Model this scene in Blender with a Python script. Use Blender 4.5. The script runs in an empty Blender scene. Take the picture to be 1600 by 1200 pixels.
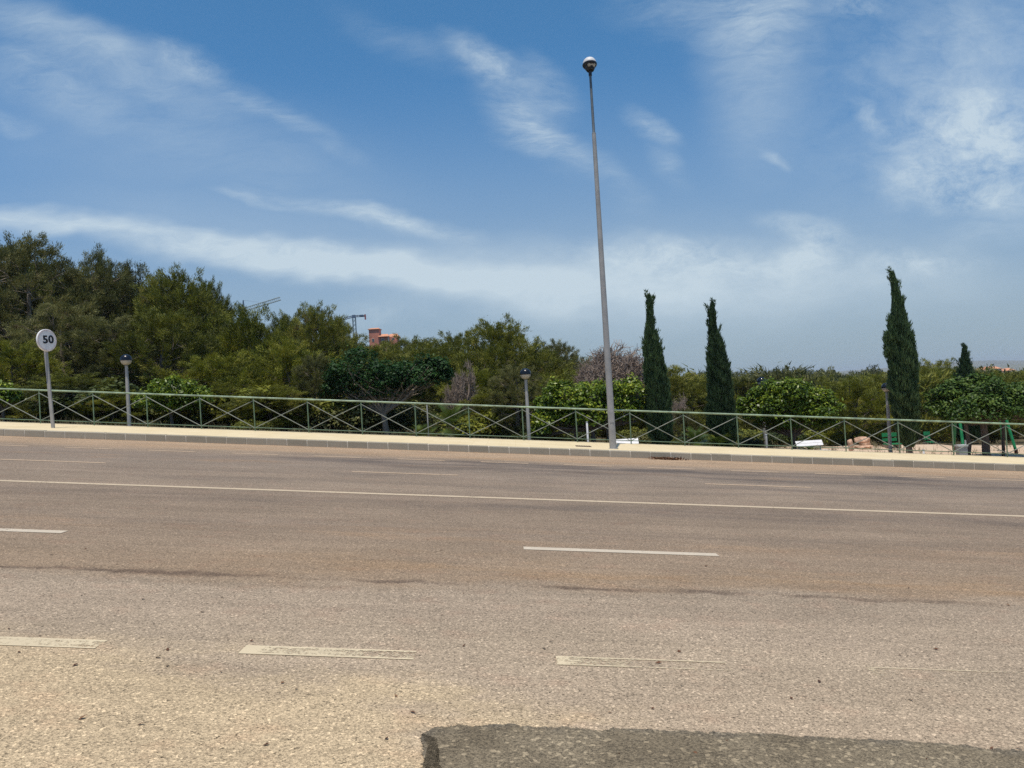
import bpy, math, random
import numpy as np
from mathutils import Vector, Matrix

S = bpy.context.scene
COL = S.collection
rad = math.radians

# ---------------------------------------------------------------- camera
PITCH, ROLL, EYE, FPX = rad(.764), rad(3.3), 1.6, 1200.0
_F = Vector((0, math.cos(PITCH), math.sin(PITCH)))
_R0 = Vector((1, 0, 0)); _U0 = Vector((0, -math.sin(PITCH), math.cos(PITCH)))
_R = math.cos(ROLL) * _R0 - math.sin(ROLL) * _U0
_U = math.sin(ROLL) * _R0 + math.cos(ROLL) * _U0
cam = bpy.data.cameras.new('camera'); cam_o = bpy.data.objects.new('camera', cam); COL.objects.link(cam_o)
cam.lens = 27; cam.sensor_width = 36; cam.clip_start = .05; cam.clip_end = 30000
_m = Matrix((_R, _U, -_F)).transposed().to_4x4(); _m.translation = (0, 0, EYE)
cam_o.matrix_world = _m
S.camera = cam_o

def ray(u, v):
    return _F + _R * ((u - 800) / FPX) - _U * ((v - 600) / FPX)
def at(u, v, d):                       # the point seen at photo pixel (u, v), d metres ahead
    q = ray(u, v); return Vector((0, 0, EYE)) + q * (d / q.y)

def lin1(c):
    c /= 255.0
    return c / 12.92 if c <= .04045 else ((c + .055) / 1.055) ** 2.4
def srgb(r, g, b): return (lin1(r), lin1(g), lin1(b), 1)
LIT = (1.42, 1.48, 1.62)
def alb(r, g, b, k=LIT):               # surface colour that shows as this sRGB in full sun on level ground
    return (min(.9, lin1(r) / k[0]), min(.9, lin1(g) / k[1]), min(.9, lin1(b) / k[2]), 1)

# ---------------------------------------------------------------- node helper
class NT:
    def __init__(s, nt): s.nt = nt
    def new(s, t, **kw):
        n = s.nt.nodes.new(t)
        for k, v in kw.items(): setattr(n, k, v)
        return n
    def put(s, sock, v):
        if isinstance(v, bpy.types.NodeSocket): s.nt.links.new(v, sock)
        elif v is not None:
            try: sock.default_value = v
            except Exception: sock.default_value = tuple(v)[:3]
    def math(s, op, a, b=None, c=None, clamp=False):
        n = s.new('ShaderNodeMath', operation=op, use_clamp=clamp)
        for i, v in enumerate((a, b, c)):
            if v is not None: s.put(n.inputs[i], v)
        return n.outputs[0]
    def vmath(s, op, a, b=None):
        n = s.new('ShaderNodeVectorMath', operation=op)
        s.put(n.inputs[0], a)
        if b is not None: s.put(n.inputs[1], b)
        return n.outputs['Value'] if op in ('LENGTH', 'DOT_PRODUCT') else n.outputs[0]
    def mapping(s, vec, loc=(0, 0, 0), rot=(0, 0, 0), scale=(1, 1, 1), kind='POINT'):
        n = s.new('ShaderNodeMapping', vector_type=kind)
        s.put(n.inputs[0], vec); n.inputs[1].default_value = loc; n.inputs[2].default_value = rot; n.inputs[3].default_value = scale
        return n.outputs[0]
    def noise(s, vec, scale, detail=2, rough=.5, dist=0, color=False):
        n = s.new('ShaderNodeTexNoise')
        s.put(n.inputs['Vector'], vec); n.inputs['Scale'].default_value = scale; n.inputs['Detail'].default_value = detail
        n.inputs['Roughness'].default_value = rough; n.inputs['Distortion'].default_value = dist
        return n.outputs[1] if color else n.outputs[0]
    def voro(s, vec, scale, feature='F1', out=0, rnd=1):
        n = s.new('ShaderNodeTexVoronoi', feature=feature)
        s.put(n.inputs['Vector'], vec); n.inputs['Scale'].default_value = scale; n.inputs['Randomness'].default_value = rnd
        return n.outputs[out]
    def rng(s, v, a, b, c=0, d=1, smooth=True):
        n = s.new('ShaderNodeMapRange', interpolation_type='SMOOTHSTEP' if smooth else 'LINEAR')
        for i, q in enumerate((v, a, b, c, d)): s.put(n.inputs[i], q)
        return n.outputs[0]
    def ramp(s, v, stops, mode='LINEAR'):
        n = s.new('ShaderNodeValToRGB'); e = n.color_ramp; e.interpolation = mode
        while len(e.elements) < len(stops): e.elements.new(.5)
        for el, (p, c) in zip(e.elements, stops): el.position = p; el.color = c
        s.put(n.inputs[0], v); return n.outputs[0]
    def mix(s, f, a, b, blend='MIX'):
        n = s.new('ShaderNodeMix', data_type='RGBA', blend_type=blend); n.clamp_factor = True
        s.put(n.inputs[0], f); s.put(n.inputs[6], a); s.put(n.inputs[7], b); return n.outputs[2]
    def sep(s, v):
        n = s.new('ShaderNodeSeparateXYZ'); s.put(n.inputs[0], v); return n.outputs
    def comb(s, x, y, z):
        n = s.new('ShaderNodeCombineXYZ')
        for i, v in enumerate((x, y, z)): s.put(n.inputs[i], v)
        return n.outputs[0]
    def attr(s, name, out=2):
        n = s.new('ShaderNodeAttribute'); n.attribute_name = name; return n.outputs[out]
    def gray(s, v):
        return s.comb(v, v, v)

# ---------------------------------------------------------------- sun, sky, exposure
SUN_DIR = Vector((-.05, -.24, .97)).normalized()
SUN_EL = math.asin(SUN_DIR.z)
sun = bpy.data.lights.new('sun', 'SUN'); sun.energy = 4.2; sun.angle = rad(.53); sun.color = (1, .93, .82)
sun_o = bpy.data.objects.new('sun', sun); COL.objects.link(sun_o)
sun_o.location = (0, -30, 60); sun_o.rotation_euler = SUN_DIR.to_track_quat('Z', 'Y').to_euler()
S.view_settings.view_transform = 'Standard'; S.view_settings.look = 'None'; S.view_settings.gamma = 1
S.view_settings.exposure = 0.0
S.cycles.max_bounces = 6; S.cycles.diffuse_bounces = 3; S.cycles.transparent_max_bounces = 8; S.cycles.volume_bounces = 0
S.cycles.use_denoising = False

W = bpy.data.worlds.new('World'); S.world = W; W.use_nodes = True
def build_world():
    n = NT(W.node_tree); bg = W.node_tree.nodes['Background']; bg.inputs[1].default_value = .1
    sk = n.new('ShaderNodeTexSky', sky_type='NISHITA'); sk.sun_disc = False
    sk.sun_elevation = SUN_EL; sk.sun_rotation = math.atan2(SUN_DIR.x, SUN_DIR.y)
    c = n.new('ShaderNodeSeparateColor'); n.put(c.inputs[0], sk.outputs[0])
    o = n.new('ShaderNodeCombineColor')
    for i, (k, g) in enumerate(SKY_GRADE):
        q = n.math('MULTIPLY', c.outputs[i], .1); q = n.math('POWER', n.math('MAXIMUM', q, 0), g)
        n.put(o.inputs[i], n.math('MULTIPLY', q, k * 10))
    d = n.new('ShaderNodeTexCoord').outputs['Generated']
    x, y, z = n.sep(d)[:3]
    yy = n.math('MAXIMUM', y, .08)
    U = n.math('DIVIDE', x, yy); V = n.math('DIVIDE', z, yy)
    P = n.comb(U, V, 0)
    w1 = n.noise(n.mapping(P, rot=(0, 0, rad(20)), scale=(2.2, 5, 1)), 1.6, 4, .6, color=True)
    w1 = n.vmath('SUBTRACT', w1, (.5, .5, .5))
    sc = n.new('ShaderNodeVectorMath', operation='SCALE'); n.put(sc.inputs[0], w1); sc.inputs[3].default_value = .09
    PW = n.vmath('ADD', P, sc.outputs[0])
    fib = n.noise(n.mapping(PW, rot=(0, 0, rad(22)), scale=(3.2, 13, 1)), 2.6, 10, .72, .15)
    fluff = n.noise(n.mapping(PW, scale=(1, 1.6, 1)), 9, 10, .72, .12)
    soft = n.noise(n.mapping(PW, rot=(0, 0, rad(15)), scale=(1, 2.5, 1)), 3.5, 6, .6)
    tot = [None, None, None]
    for (u, v, L, B, ang, k, kind) in CLOUDS:
        c0 = at(u, v, 1) - Vector((0, 0, EYE))
        ca, sa = math.cos(rad(ang)), math.sin(rad(ang))
        c1 = at(u + L * ca, v + L * sa, 1) - Vector((0, 0, EYE))
        c2 = at(u + B * sa, v - B * ca, 1) - Vector((0, 0, EYE))
        th = math.atan2(c1.z - c0.z, c1.x - c0.x)
        la = math.hypot(c1.z - c0.z, c1.x - c0.x); lb = math.hypot(c2.z - c0.z, c2.x - c0.x)
        q = n.mapping(PW, loc=(c0.x, c0.z, 0), rot=(0, 0, th), scale=(la * 1.5, lb * 1.5, 1), kind='TEXTURE')
        m = n.rng(n.vmath('LENGTH', q), 1, 0, 0, k)
        tot[kind] = m if tot[kind] is None else n.math('ADD', tot[kind], m)
    a = n.math('MULTIPLY', tot[0], n.rng(fib, .32, .72, .10, 1.4, smooth=False))
    b = n.math('MULTIPLY', tot[1], n.rng(fluff, .34, .68, 0, 1.45, smooth=False))
    c2 = n.math('MULTIPLY', tot[2], n.rng(soft, .25, .75, .55, 1.15, smooth=False))
    front = n.rng(y, .08, .2)
    m = n.math('MULTIPLY', n.math('ADD', n.math('ADD', a, b), c2), front)
    gen = n.noise(n.mapping(d, scale=(1, 1, 3)), 2.4, 7, .6, .4)       # thin cirrus over the rest of the sky
    back = n.math('MULTIPLY', n.rng(gen, .52, .8, 0, .5), n.math('SUBTRACT', 1, front))
    m = n.math('MINIMUM', n.math('ADD', m, back), .85)
    haze_f = n.rng(V, .46, -.02, 0, .86)
    cl = n.mix(n.math('MULTIPLY', haze_f, front), o.outputs[0], HORIZON_COL)
    cl = n.mix(n.math('MULTIPLY', m, n.rng(V, .0, .10, .35, 1)), cl, CLOUD_COL)
    n.put(bg.inputs[0], cl)
SKY_GRADE = ((.80, 1.24), (.80, .86), (1.25, 1.0))
CLOUD_COL = tuple(v * 10 for v in srgb(204, 220, 230)[:3]) + (1,)
HORIZON_COL = tuple(v * 10 for v in srgb(156, 176, 189)[:3]) + (1,)
# u, v of the photograph's pixel the cloud lies behind, half length, half width, tilt, strength, 0 fibrous / 1 fluffy
CLOUDS = [
    (120, 66, 250, 34, 22, .26, 2), (120, 66, 240, 34, 22, .24, 0), (60, 120, 150, 40, 22, .2, 0), (290, 92, 60, 24, 20, .42, 1), (420, 168, 150, 20, 28, .28, 0), (200, 215, 420, 120, 14, .20, 2), (260, 180, 330, 60, 24, .12, 0),
    (15, 182, 45, 14, 10, .25, 0), (770, 100, 75, 30, 35, .52, 1), (830, 195, 95, 40, 45, .50, 0), (900, 245, 130, 26, 38, .26, 0),
    (860, 130, 60, 30, 50, .35, 0), (640, 60, 120, 25, 20, .14, 0),
    (1015, 195, 52, 22, 40, .48, 1), (1040, 262, 40, 22, 50, .25, 0), (1185, 80, 85, 170, 5, .26, 2), (1185, 80, 80, 160, 5, .24, 0), (1330, 12, 50, 25, -5, .45, 1), (1130, 20, 170, 60, 10, .3, 0),
    (1510, 205, 130, 60, -10, .54, 1), (1490, 285, 120, 40, 5, .62, 1), (1580, 250, 70, 70, 0, .42, 1), (1500, 130, 260, 190, -20, .26, 1), (1560, 80, 190, 150, 0, .26, 2),
    (1350, 180, 30, 14, 40, .32, 1), (1212, 243, 22, 10, 30, .25, 1),
    (560, 338, 170, 16, 10, .40, 0), (600, 352, 70, 20, 15, .40, 1), (395, 318, 45, 8, 14, .30, 0), (690, 372, 90, 18, 14, .2, 0),
    (60, 352, 160, 22, 5, .30, 2), (60, 350, 160, 20, 5, .2, 0), (330, 392, 340, 24, 8, .34, 2), (330, 390, 340, 24, 8, .40, 0), (560, 424, 280, 28, 8, .42, 2), (560, 420, 280, 28, 8, .36, 0), (780, 446, 230, 40, 6, .55, 2), (430, 372, 420, 45, 7, .14, 2), (980, 460, 330, 70, 3, .36, 2), (980, 440, 300, 60, 3, .26, 1), (1080, 440, 420, 90, 0, .26, 2),
    (1050, 395, 150, 30, 3, .52, 1), (1245, 352, 70, 18, 8, .45, 1), (1265, 388, 70, 32, -28, .5, 1), (1425, 405, 100, 22, -3, .42, 1), (1300, 440, 280, 60, 0, .26, 2), (1300, 420, 280, 50, 0, .22, 1),
    (600, 492, 80, 22, 0, .28, 1), (1560, 350, 120, 24, -10, .25, 0),
]
build_world()

# ---------------------------------------------------------------- materials
def material(name):
    m = bpy.data.materials.new(name); m.use_nodes = True
    b = m.node_tree.nodes['Principled BSDF']; b.inputs['Roughness'].default_value = .8
    b.inputs['Specular IOR Level'].default_value = .3
    return m, NT(m.node_tree), b

def simple(name, col, rough=.6, metal=0, var=.18, scale=6, spec=.4):
    """painted or bare surface with faint blotches and a little grain"""
    m, n, b = material(name)
    o = n.new('ShaderNodeTexCoord').outputs['Object']
    f = n.noise(o, scale, 5, .6); g = n.noise(o, scale * 9, 2)
    k = n.math('ADD', n.rng(f, .3, .7, 1 - var, 1 + var), n.rng(g, .3, .7, -var * .4, var * .4))
    n.put(b.inputs['Base Color'], n.mix(1, col, n.gray(k), 'MULTIPLY'))
    n.put(b.inputs['Roughness'], n.rng(f, .3, .7, max(.05, rough - .1), min(1, rough + .1)))
    b.inputs['Metallic'].default_value = metal; b.inputs['Specular IOR Level'].default_value = spec
    return m

def foliage(name, dark, mid, light, trans=.25, rough=.6, spec=.25, tips=None):
    """leaves: colour from the tint the mesh carries (one value per clump and leaf) and a per-tree shift"""
    m, n, b = material(name)
    t = n.attr('tint')
    r = n.new('ShaderNodeObjectInfo').outputs['Random']
    t = n.math('ADD', t, n.rng(r, 0, 1, -.14, .14, smooth=False))
    st = [(0, dark), (.5, mid), (.9, light)]
    if tips: st.append((1.0, tips))
    c = n.ramp(t, st)
    n.put(b.inputs['Base Color'], c); b.inputs['Roughness'].default_value = rough; b.inputs['Specular IOR Level'].default_value = spec
    tr = n.new('ShaderNodeBsdfTranslucent'); n.put(tr.inputs[0], c)
    mx = n.new('ShaderNodeMixShader'); mx.inputs[0].default_value = trans
    n.put(mx.inputs[1], b.outputs[0]); n.put(mx.inputs[2], tr.outputs[0])
    n.put(m.node_tree.nodes['Material Output'].inputs[0], mx.outputs[0])
    return m

def bark(name, a, c):
    m, n, b = material(name)
    o = n.new('ShaderNodeTexCoord').outputs['Object']
    f = n.noise(n.mapping(o, scale=(6, 6, 1.5)), 4, 6, .65)
    n.put(b.inputs['Base Color'], n.ramp(f, [(.3, a), (.7, c)])); b.inputs['Roughness'].default_value = .95
    bu = n.new('ShaderNodeBump'); bu.inputs[0].default_value = .6; bu.inputs[1].default_value = .03; n.put(bu.inputs['Height'], f); n.put(b.inputs['Normal'], bu.outputs[0])
    return m

def road_material():
    m, n, b = material('worn_asphalt')
    o = n.new('ShaderNodeTexCoord').outputs['Object']
    x, y = n.sep(o)[:2]
    wig = n.noise(n.mapping(o, scale=(.35, 1.1, 1)), 1.0, 5, .6)
    wig2 = n.noise(n.mapping(o, scale=(3, 3, 1)), 1.0, 4, .6)
    yw = n.math('ADD', y, n.math('ADD', n.rng(wig, .2, .8, -.55, .55, smooth=False), n.rng(wig2, .2, .8, -.09, .09, smooth=False)))
    def yr(p): return p / 22.0
    bands = [(0, (200, 181, 158)), (3.6, (199, 180, 157)), (4.8, (190, 173, 152)), (5.6, (184, 167, 148)), (6.25, (176, 160, 142)), (6.6, (168, 148, 127)),
             (7.3, (168, 149, 129)), (8.3, (164, 146, 128)), (9.6, (161, 144, 127)), (10.8, (152, 136, 121)), (11.7, (157, 141, 126)), (12.6, (165, 149, 133)),
             (14.0, (163, 147, 132)), (15.2, (157, 143, 130)), (17.2, (155, 141, 129)), (18.2, (166, 149, 132)), (19.0, (187, 164, 140)), (20.4, (194, 169, 143))]
    c = n.ramp(n.math('DIVIDE', yw, 22.0), [(yr(p), alb(*q)) for p, q in bands])
    # the joint between two paving runs
    yj = n.math('ADD', y, n.rng(wig2, .2, .8, -.10, .10, smooth=False))
    yj = n.math('ADD', yj, n.math('MULTIPLY', x, .012))
    joint = n.math('MULTIPLY', n.rng(n.math('ABSOLUTE', n.math('SUBTRACT', yj, 6.42)), .10, .01), n.rng(n.noise(o, 1.3, 4), .35, .65, .1, .75))
    # orange dust beyond the joint
    dust = n.math('MULTIPLY', n.rng(n.math('ABSOLUTE', n.math('SUBTRACT', yw, 6.95)), .55, .05), n.rng(x, -3.5, 0, .2, 1))
    dust = n.math('MULTIPLY', dust, n.rng(n.noise(n.mapping(o, scale=(.7, 2.2, 1)), 1.2, 5, .65), .32, .68))
    c = n.mix(n.math('MULTIPLY', dust, .5), c, alb(184, 150, 113))
    for (yc, hw, s_, st) in ((8.6, .7, .33, .3), (19.0, .6, .2, .5), (16.2, .5, .7, .3)):
        q = n.math('MULTIPLY', n.rng(n.math('ABSOLUTE', n.math('SUBTRACT', yw, yc)), hw, .05), n.rng(n.noise(n.mapping(o, loc=(yc, 3, 0), scale=(s_, 1.6, 1)), 1.2, 5, .65), .42, .7))
        c = n.mix(n.math('MULTIPLY', q, st), c, alb(186, 150, 114))
    c = n.mix(joint, c, alb(104, 88, 78))
    # polished dark wheel tracks in the far lanes
    for (yc, hw, x0, x1, seed, st) in ((17.2, .9, -7, 12, 1, .95), (16.0, 1.1, -5, 15, 5, .8), (14.1, .6, -9, 9, 9, .45), (13.0, .5, -14, 14, 13, .3), (10.9, .55, -14, 14, 21, .4), (9.0, .5, -14, 14, 25, .22)):
        q = n.rng(n.math('ABSOLUTE', n.math('SUBTRACT', yw, yc)), hw, .1)
        q = n.math('MULTIPLY', q, n.math('MULTIPLY', n.rng(x, x0, x0 + 4), n.rng(x, x1, x1 - 4)))
        q = n.math('MULTIPLY', q, n.rng(n.noise(n.mapping(o, loc=(seed, seed * 2, 0), scale=(.28, 1.3, 1)), 1.1, 5, .6, .6), .36, .62))
        c = n.mix(n.math('MULTIPLY', q, st), c, alb(112, 104, 100))
    # sand drifted over the near edge
    sn = n.noise(n.mapping(o, scale=(.8, 1.5, 1)), 1.1, 6, .65)
    sand = n.rng(n.math('ADD', n.math('MULTIPLY', n.math('ADD', y, n.math('MULTIPLY', x, .42)), -1), n.rng(sn, .2, .8, -1.1, 1.1, smooth=False)), -4.2, -3.2)
    sand = n.math('MULTIPLY', sand, n.rng(y, 5.2, 4.3))
    c = n.mix(n.math('MULTIPLY', sand, .85), c, alb(216, 195, 162))
    patchy = n.noise(n.mapping(o, scale=(.6, 1.2, 1)), .9, 6, .6)
    c = n.mix(1, c, n.gray(n.rng(patchy, .25, .75, .9, 1.1)), 'MULTIPLY')
    streak = n.noise(n.mapping(o, scale=(.12, 7, 1)), 1.0, 5, .6)
    c = n.mix(1, c, n.gray(n.rng(streak, .3, .7, .93, 1.07)), 'MULTIPLY')
    # stone grains
    g1 = n.voro(o, 120, out=1); g1v = n.sep(g1)[0]
    g2 = n.noise(o, 170, 2, .6); g3 = n.noise(o, 60, 3, .6)
    k = n.math('ADD', n.rng(g1v, 0, 1, .62, 1.30, smooth=False), n.math('ADD', n.rng(g2, .3, .7, -.28, .28), n.rng(g3, .3, .7, -.13, .13)))
    rare = n.sep(n.voro(o, 85, out=1))
    k = n.math('ADD', k, n.math('MULTIPLY', n.math('GREATER_THAN', rare[1], .95), .6))
    k = n.math('SUBTRACT', k, n.math('MULTIPLY', n.math('GREATER_THAN', rare[0], .95), .35))
    c = n.mix(1, c, n.gray(k), 'MULTIPLY')
    hue = n.noise(n.mapping(o, scale=(1, 1.4, 1)), 2.6, 4, .6)
    c = n.mix(n.rng(hue, .52, .72, 0, .5), c, n.mix(1, c, (1.05, .95, .93, 1), 'MULTIPLY'))
    spot = n.voro(n.vmath('ADD', o, n.gray(n.math('MULTIPLY', g3, .05))), .85, out=0)
    keep = n.math('GREATER_THAN', n.sep(n.voro(o, .85, out=1))[0], .62)
    c = n.mix(n.math('MULTIPLY', n.math('MULTIPLY', n.rng(spot, .05, .025), keep), .6), c, alb(80, 70, 65))
    n.put(b.inputs['Base Color'], c); b.inputs['Roughness'].default_value = .92; b.inputs['Specular IOR Level'].default_value = .2
    bu = n.new('ShaderNodeBump'); bu.inputs[0].default_value = .7; bu.inputs[1].default_value = .006
    n.put(bu.inputs['Height'], n.math('ADD', n.voro(o, 120), n.math('MULTIPLY', g2, .6))); n.put(b.inputs['Normal'], bu.outputs[0])
    return m

def patch_material():
    m, n, b = material('new_asphalt')
    o = n.new('ShaderNodeTexCoord').outputs['Object']
    g1 = n.sep(n.voro(o, 110, out=1))[0]; g2 = n.noise(o, 170, 2, .6); big = n.noise(o, 2.2, 5, .6)
    e = n.attr('edge')
    c = n.mix(n.rng(big, .3, .7), alb(124, 113, 94), alb(150, 138, 117))
    c = n.mix(n.math('MULTIPLY', e, n.rng(n.noise(o, 7, 4, .6), .35, .65, 0, .9)), c, alb(112, 106, 96))
    k = n.math('ADD', n.rng(g1, 0, 1, .55, 1.35, smooth=False), n.rng(g2, .3, .7, -.3, .3))
    pale = n.math('GREATER_THAN', n.sep(n.voro(o, 55, out=1))[1], .93)
    k = n.math('ADD', k, n.math('MULTIPLY', pale, .8))
    n.put(b.inputs['Base Color'], n.mix(1, c, n.gray(k), 'MULTIPLY')); b.inputs['Roughness'].default_value = .9
    bu = n.new('ShaderNodeBump'); bu.inputs[0].default_value = .6; bu.inputs[1].default_value = .008; n.put(bu.inputs['Height'], n.voro(o, 110)); n.put(b.inputs['Normal'], bu.outputs[0])
    rag = n.math('ADD', n.math('MULTIPLY', n.noise(o, 14, 4, .7), .75), n.math('MULTIPLY', n.noise(o, 75, 2, .6), .35))
    keep = n.rng(n.math('SUBTRACT', n.math('ADD', rag, .25), e), -.03, .03)
    tr = n.new('ShaderNodeBsdfTransparent'); mx = n.new('ShaderNodeMixShader')
    n.put(mx.inputs[0], keep); n.put(mx.inputs[1], tr.outputs[0]); n.put(mx.inputs[2], b.outputs[0]); n.put(m.node_tree.nodes['Material Output'].inputs[0], mx.outputs[0])
    return m

def paint_material(name, col, wear, edges):
    """road paint: worn through in flecks; 'edges' keeps the two rims, as on the edge dashes by the camera"""
    m, n, b = material(name)
    o = n.new('ShaderNodeTexCoord').outputs['Object']
    uv = n.sep(n.attr('uvd', 1)); v = uv[1]
    x = n.sep(o)[0]
    f = n.noise(o, 26, 4, .7); f2 = n.noise(o, 90, 2, .6); f3 = n.noise(o, 2.5, 3)
    q = n.math('ADD', n.math('ADD', n.math('MULTIPLY', f, .5), n.math('MULTIPLY', f2, .3)), n.math('MULTIPLY', f3, .35))
    w = wear
    if edges:
        rim_far = n.rng(v, .80, .93); rim_near = n.rng(v, .20, .07)
        left = n.rng(uv[0], .16, .02)
        r = n.math('MAXIMUM', n.math('MAXIMUM', rim_far, n.math('MULTIPLY', rim_near, n.rng(x, 0, 2.2, .8, .2))), n.math('MULTIPLY', left, .8))
        w = n.math('SUBTRACT', n.rng(x, -2.5, 2.8, .54, .74), n.math('MULTIPLY', r, .20))
    a = n.rng(n.math('SUBTRACT', q, w), -.08, .08)
    if edges: a = n.math('MULTIPLY', a, n.rng(x, -.2, 2.6, .95, .7))
    edge = n.math('MULTIPLY', n.rng(v, 0, .06), n.rng(v, 1, .94))
    n.put(b.inputs['Base Color'], n.mix(n.rng(f3, .3, .7), col, tuple(c * .86 for c in col[:3]) + (1,)))
    tr = n.new('ShaderNodeBsdfTransparent'); mx = n.new('ShaderNodeMixShader')
    n.put(mx.inputs[0], n.math('MULTIPLY', a, edge)); n.put(mx.inputs[1], tr.outputs[0]); n.put(mx.inputs[2], b.outputs[0])
    n.put(m.node_tree.nodes['Material Output'].inputs[0], mx.outputs[0])
    return m

def pavement_material():
    m, n, b = material('cream_paving')
    o = n.new('ShaderNodeTexCoord').outputs['Object']
    f = n.noise(o, 1.1, 6, .6); g = n.noise(o, 30, 3, .6)
    c = n.mix(n.rng(f, .3, .7), alb(244, 226, 186), alb(252, 236, 200))
    br = n.new('ShaderNodeTexBrick'); n.put(br.inputs[0], o)
    br.inputs['Color1'].default_value = (1, 1, 1, 1); br.inputs['Color2'].default_value = (.95, .95, .95, 1); br.inputs['Mortar'].default_value = (.86, .84, .8, 1)
    br.inputs['Scale'].default_value = 1; br.inputs['Mortar Size'].default_value = .006; br.inputs['Brick Width'].default_value = .4; br.inputs['Row Height'].default_value = .4; br.offset = 0
    c = n.mix(1, c, br.outputs[0], 'MULTIPLY')
    c = n.mix(1, c, n.gray(n.rng(g, .3, .7, .93, 1.07)), 'MULTIPLY')
    n.put(b.inputs['Base Color'], c); b.inputs['Roughness'].default_value = .9
    return m

def kerb_material():
    m, n, b = material('kerb_stone')
    o = n.new('ShaderNodeTexCoord').outputs['Object']
    f = n.noise(o, 3, 5, .6); g = n.noise(o, 40, 3, .6); blk = n.attr('tint')
    c = n.ramp(n.math('ADD', n.math('MULTIPLY', blk, .6), n.math('MULTIPLY', f, .4)), [(.2, (.27, .24, .178, 1)), (.8, (.36, .318, .24, 1))])
    z = n.sep(o)[2]
    low = n.rng(n.math('ADD', z, n.math('MULTIPLY', n.sep(o)[0], SLOPE)), .07, .0)        # dust splashed along the foot
    c = n.mix(n.math('MULTIPLY', low, n.rng(f, .35, .65, .1, .7)), c, (.33, .26, .19, 1))
    n.put(b.inputs['Base Color'], n.mix(1, c, n.gray(n.rng(g, .3, .7, .9, 1.1)), 'MULTIPLY')); b.inputs['Roughness'].default_value = .9
    return m

def ground_material():
    m, n, b = material('dry_ground')
    o = n.new('ShaderNodeTexCoord').outputs['Object']
    x, y = n.sep(o)[:2]
    f = n.noise(o, .25, 6, .6); g = n.noise(o, 5, 5, .65); h = n.noise(o, 40, 3)
    soil = n.mix(n.rng(f, .35, .65), (.10, .075, .045, 1), (.07, .065, .025, 1))
    soil = n.mix(n.rng(g, .5, .75), soil, (.20, .15, .085, 1))
    sand = n.mix(n.rng(n.noise(o, .9, 5, .6), .35, .65), (.50, .36, .24, 1), (.58, .44, .31, 1))
    sand = n.mix(n.rng(g, .55, .75, 0, .6), sand, (.28, .19, .12, 1))
    ms = n.math('MULTIPLY', n.rng(n.math('ADD', x, n.rng(f, .2, .8, -2, 2)), 9.0, 12.0), n.rng(n.math('ADD', y, n.rng(n.noise(o, .5, 4), .2, .8, -2, 2)), 33, 31))
    c = n.mix(ms, soil, sand)
    far = n.rng(y, 500, 1500)
    farc = n.mix(n.rng(n.noise(n.mapping(o, scale=(1, .3, 1)), .006, 6, .6), .4, .6), (.10, .12, .05, 1), (.26, .21, .13, 1))
    c = n.mix(far, c, farc)
    n.put(b.inputs['Base Color'], n.mix(1, c, n.gray(n.rng(h, .3, .7, .85, 1.15)), 'MULTIPLY')); b.inputs['Roughness'].default_value = .95
    bu = n.new('ShaderNodeBump'); bu.inputs[0].default_value = .5; bu.inputs[1].default_value = .05; n.put(bu.inputs['Height'], g); n.put(b.inputs['Normal'], bu.outputs[0])
    return m

SLOPE = .0925
KERB_Y, KERB_H, FENCE_Y, WALK_Y1 = 20.6, .185, 23.8, 24.15

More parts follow.
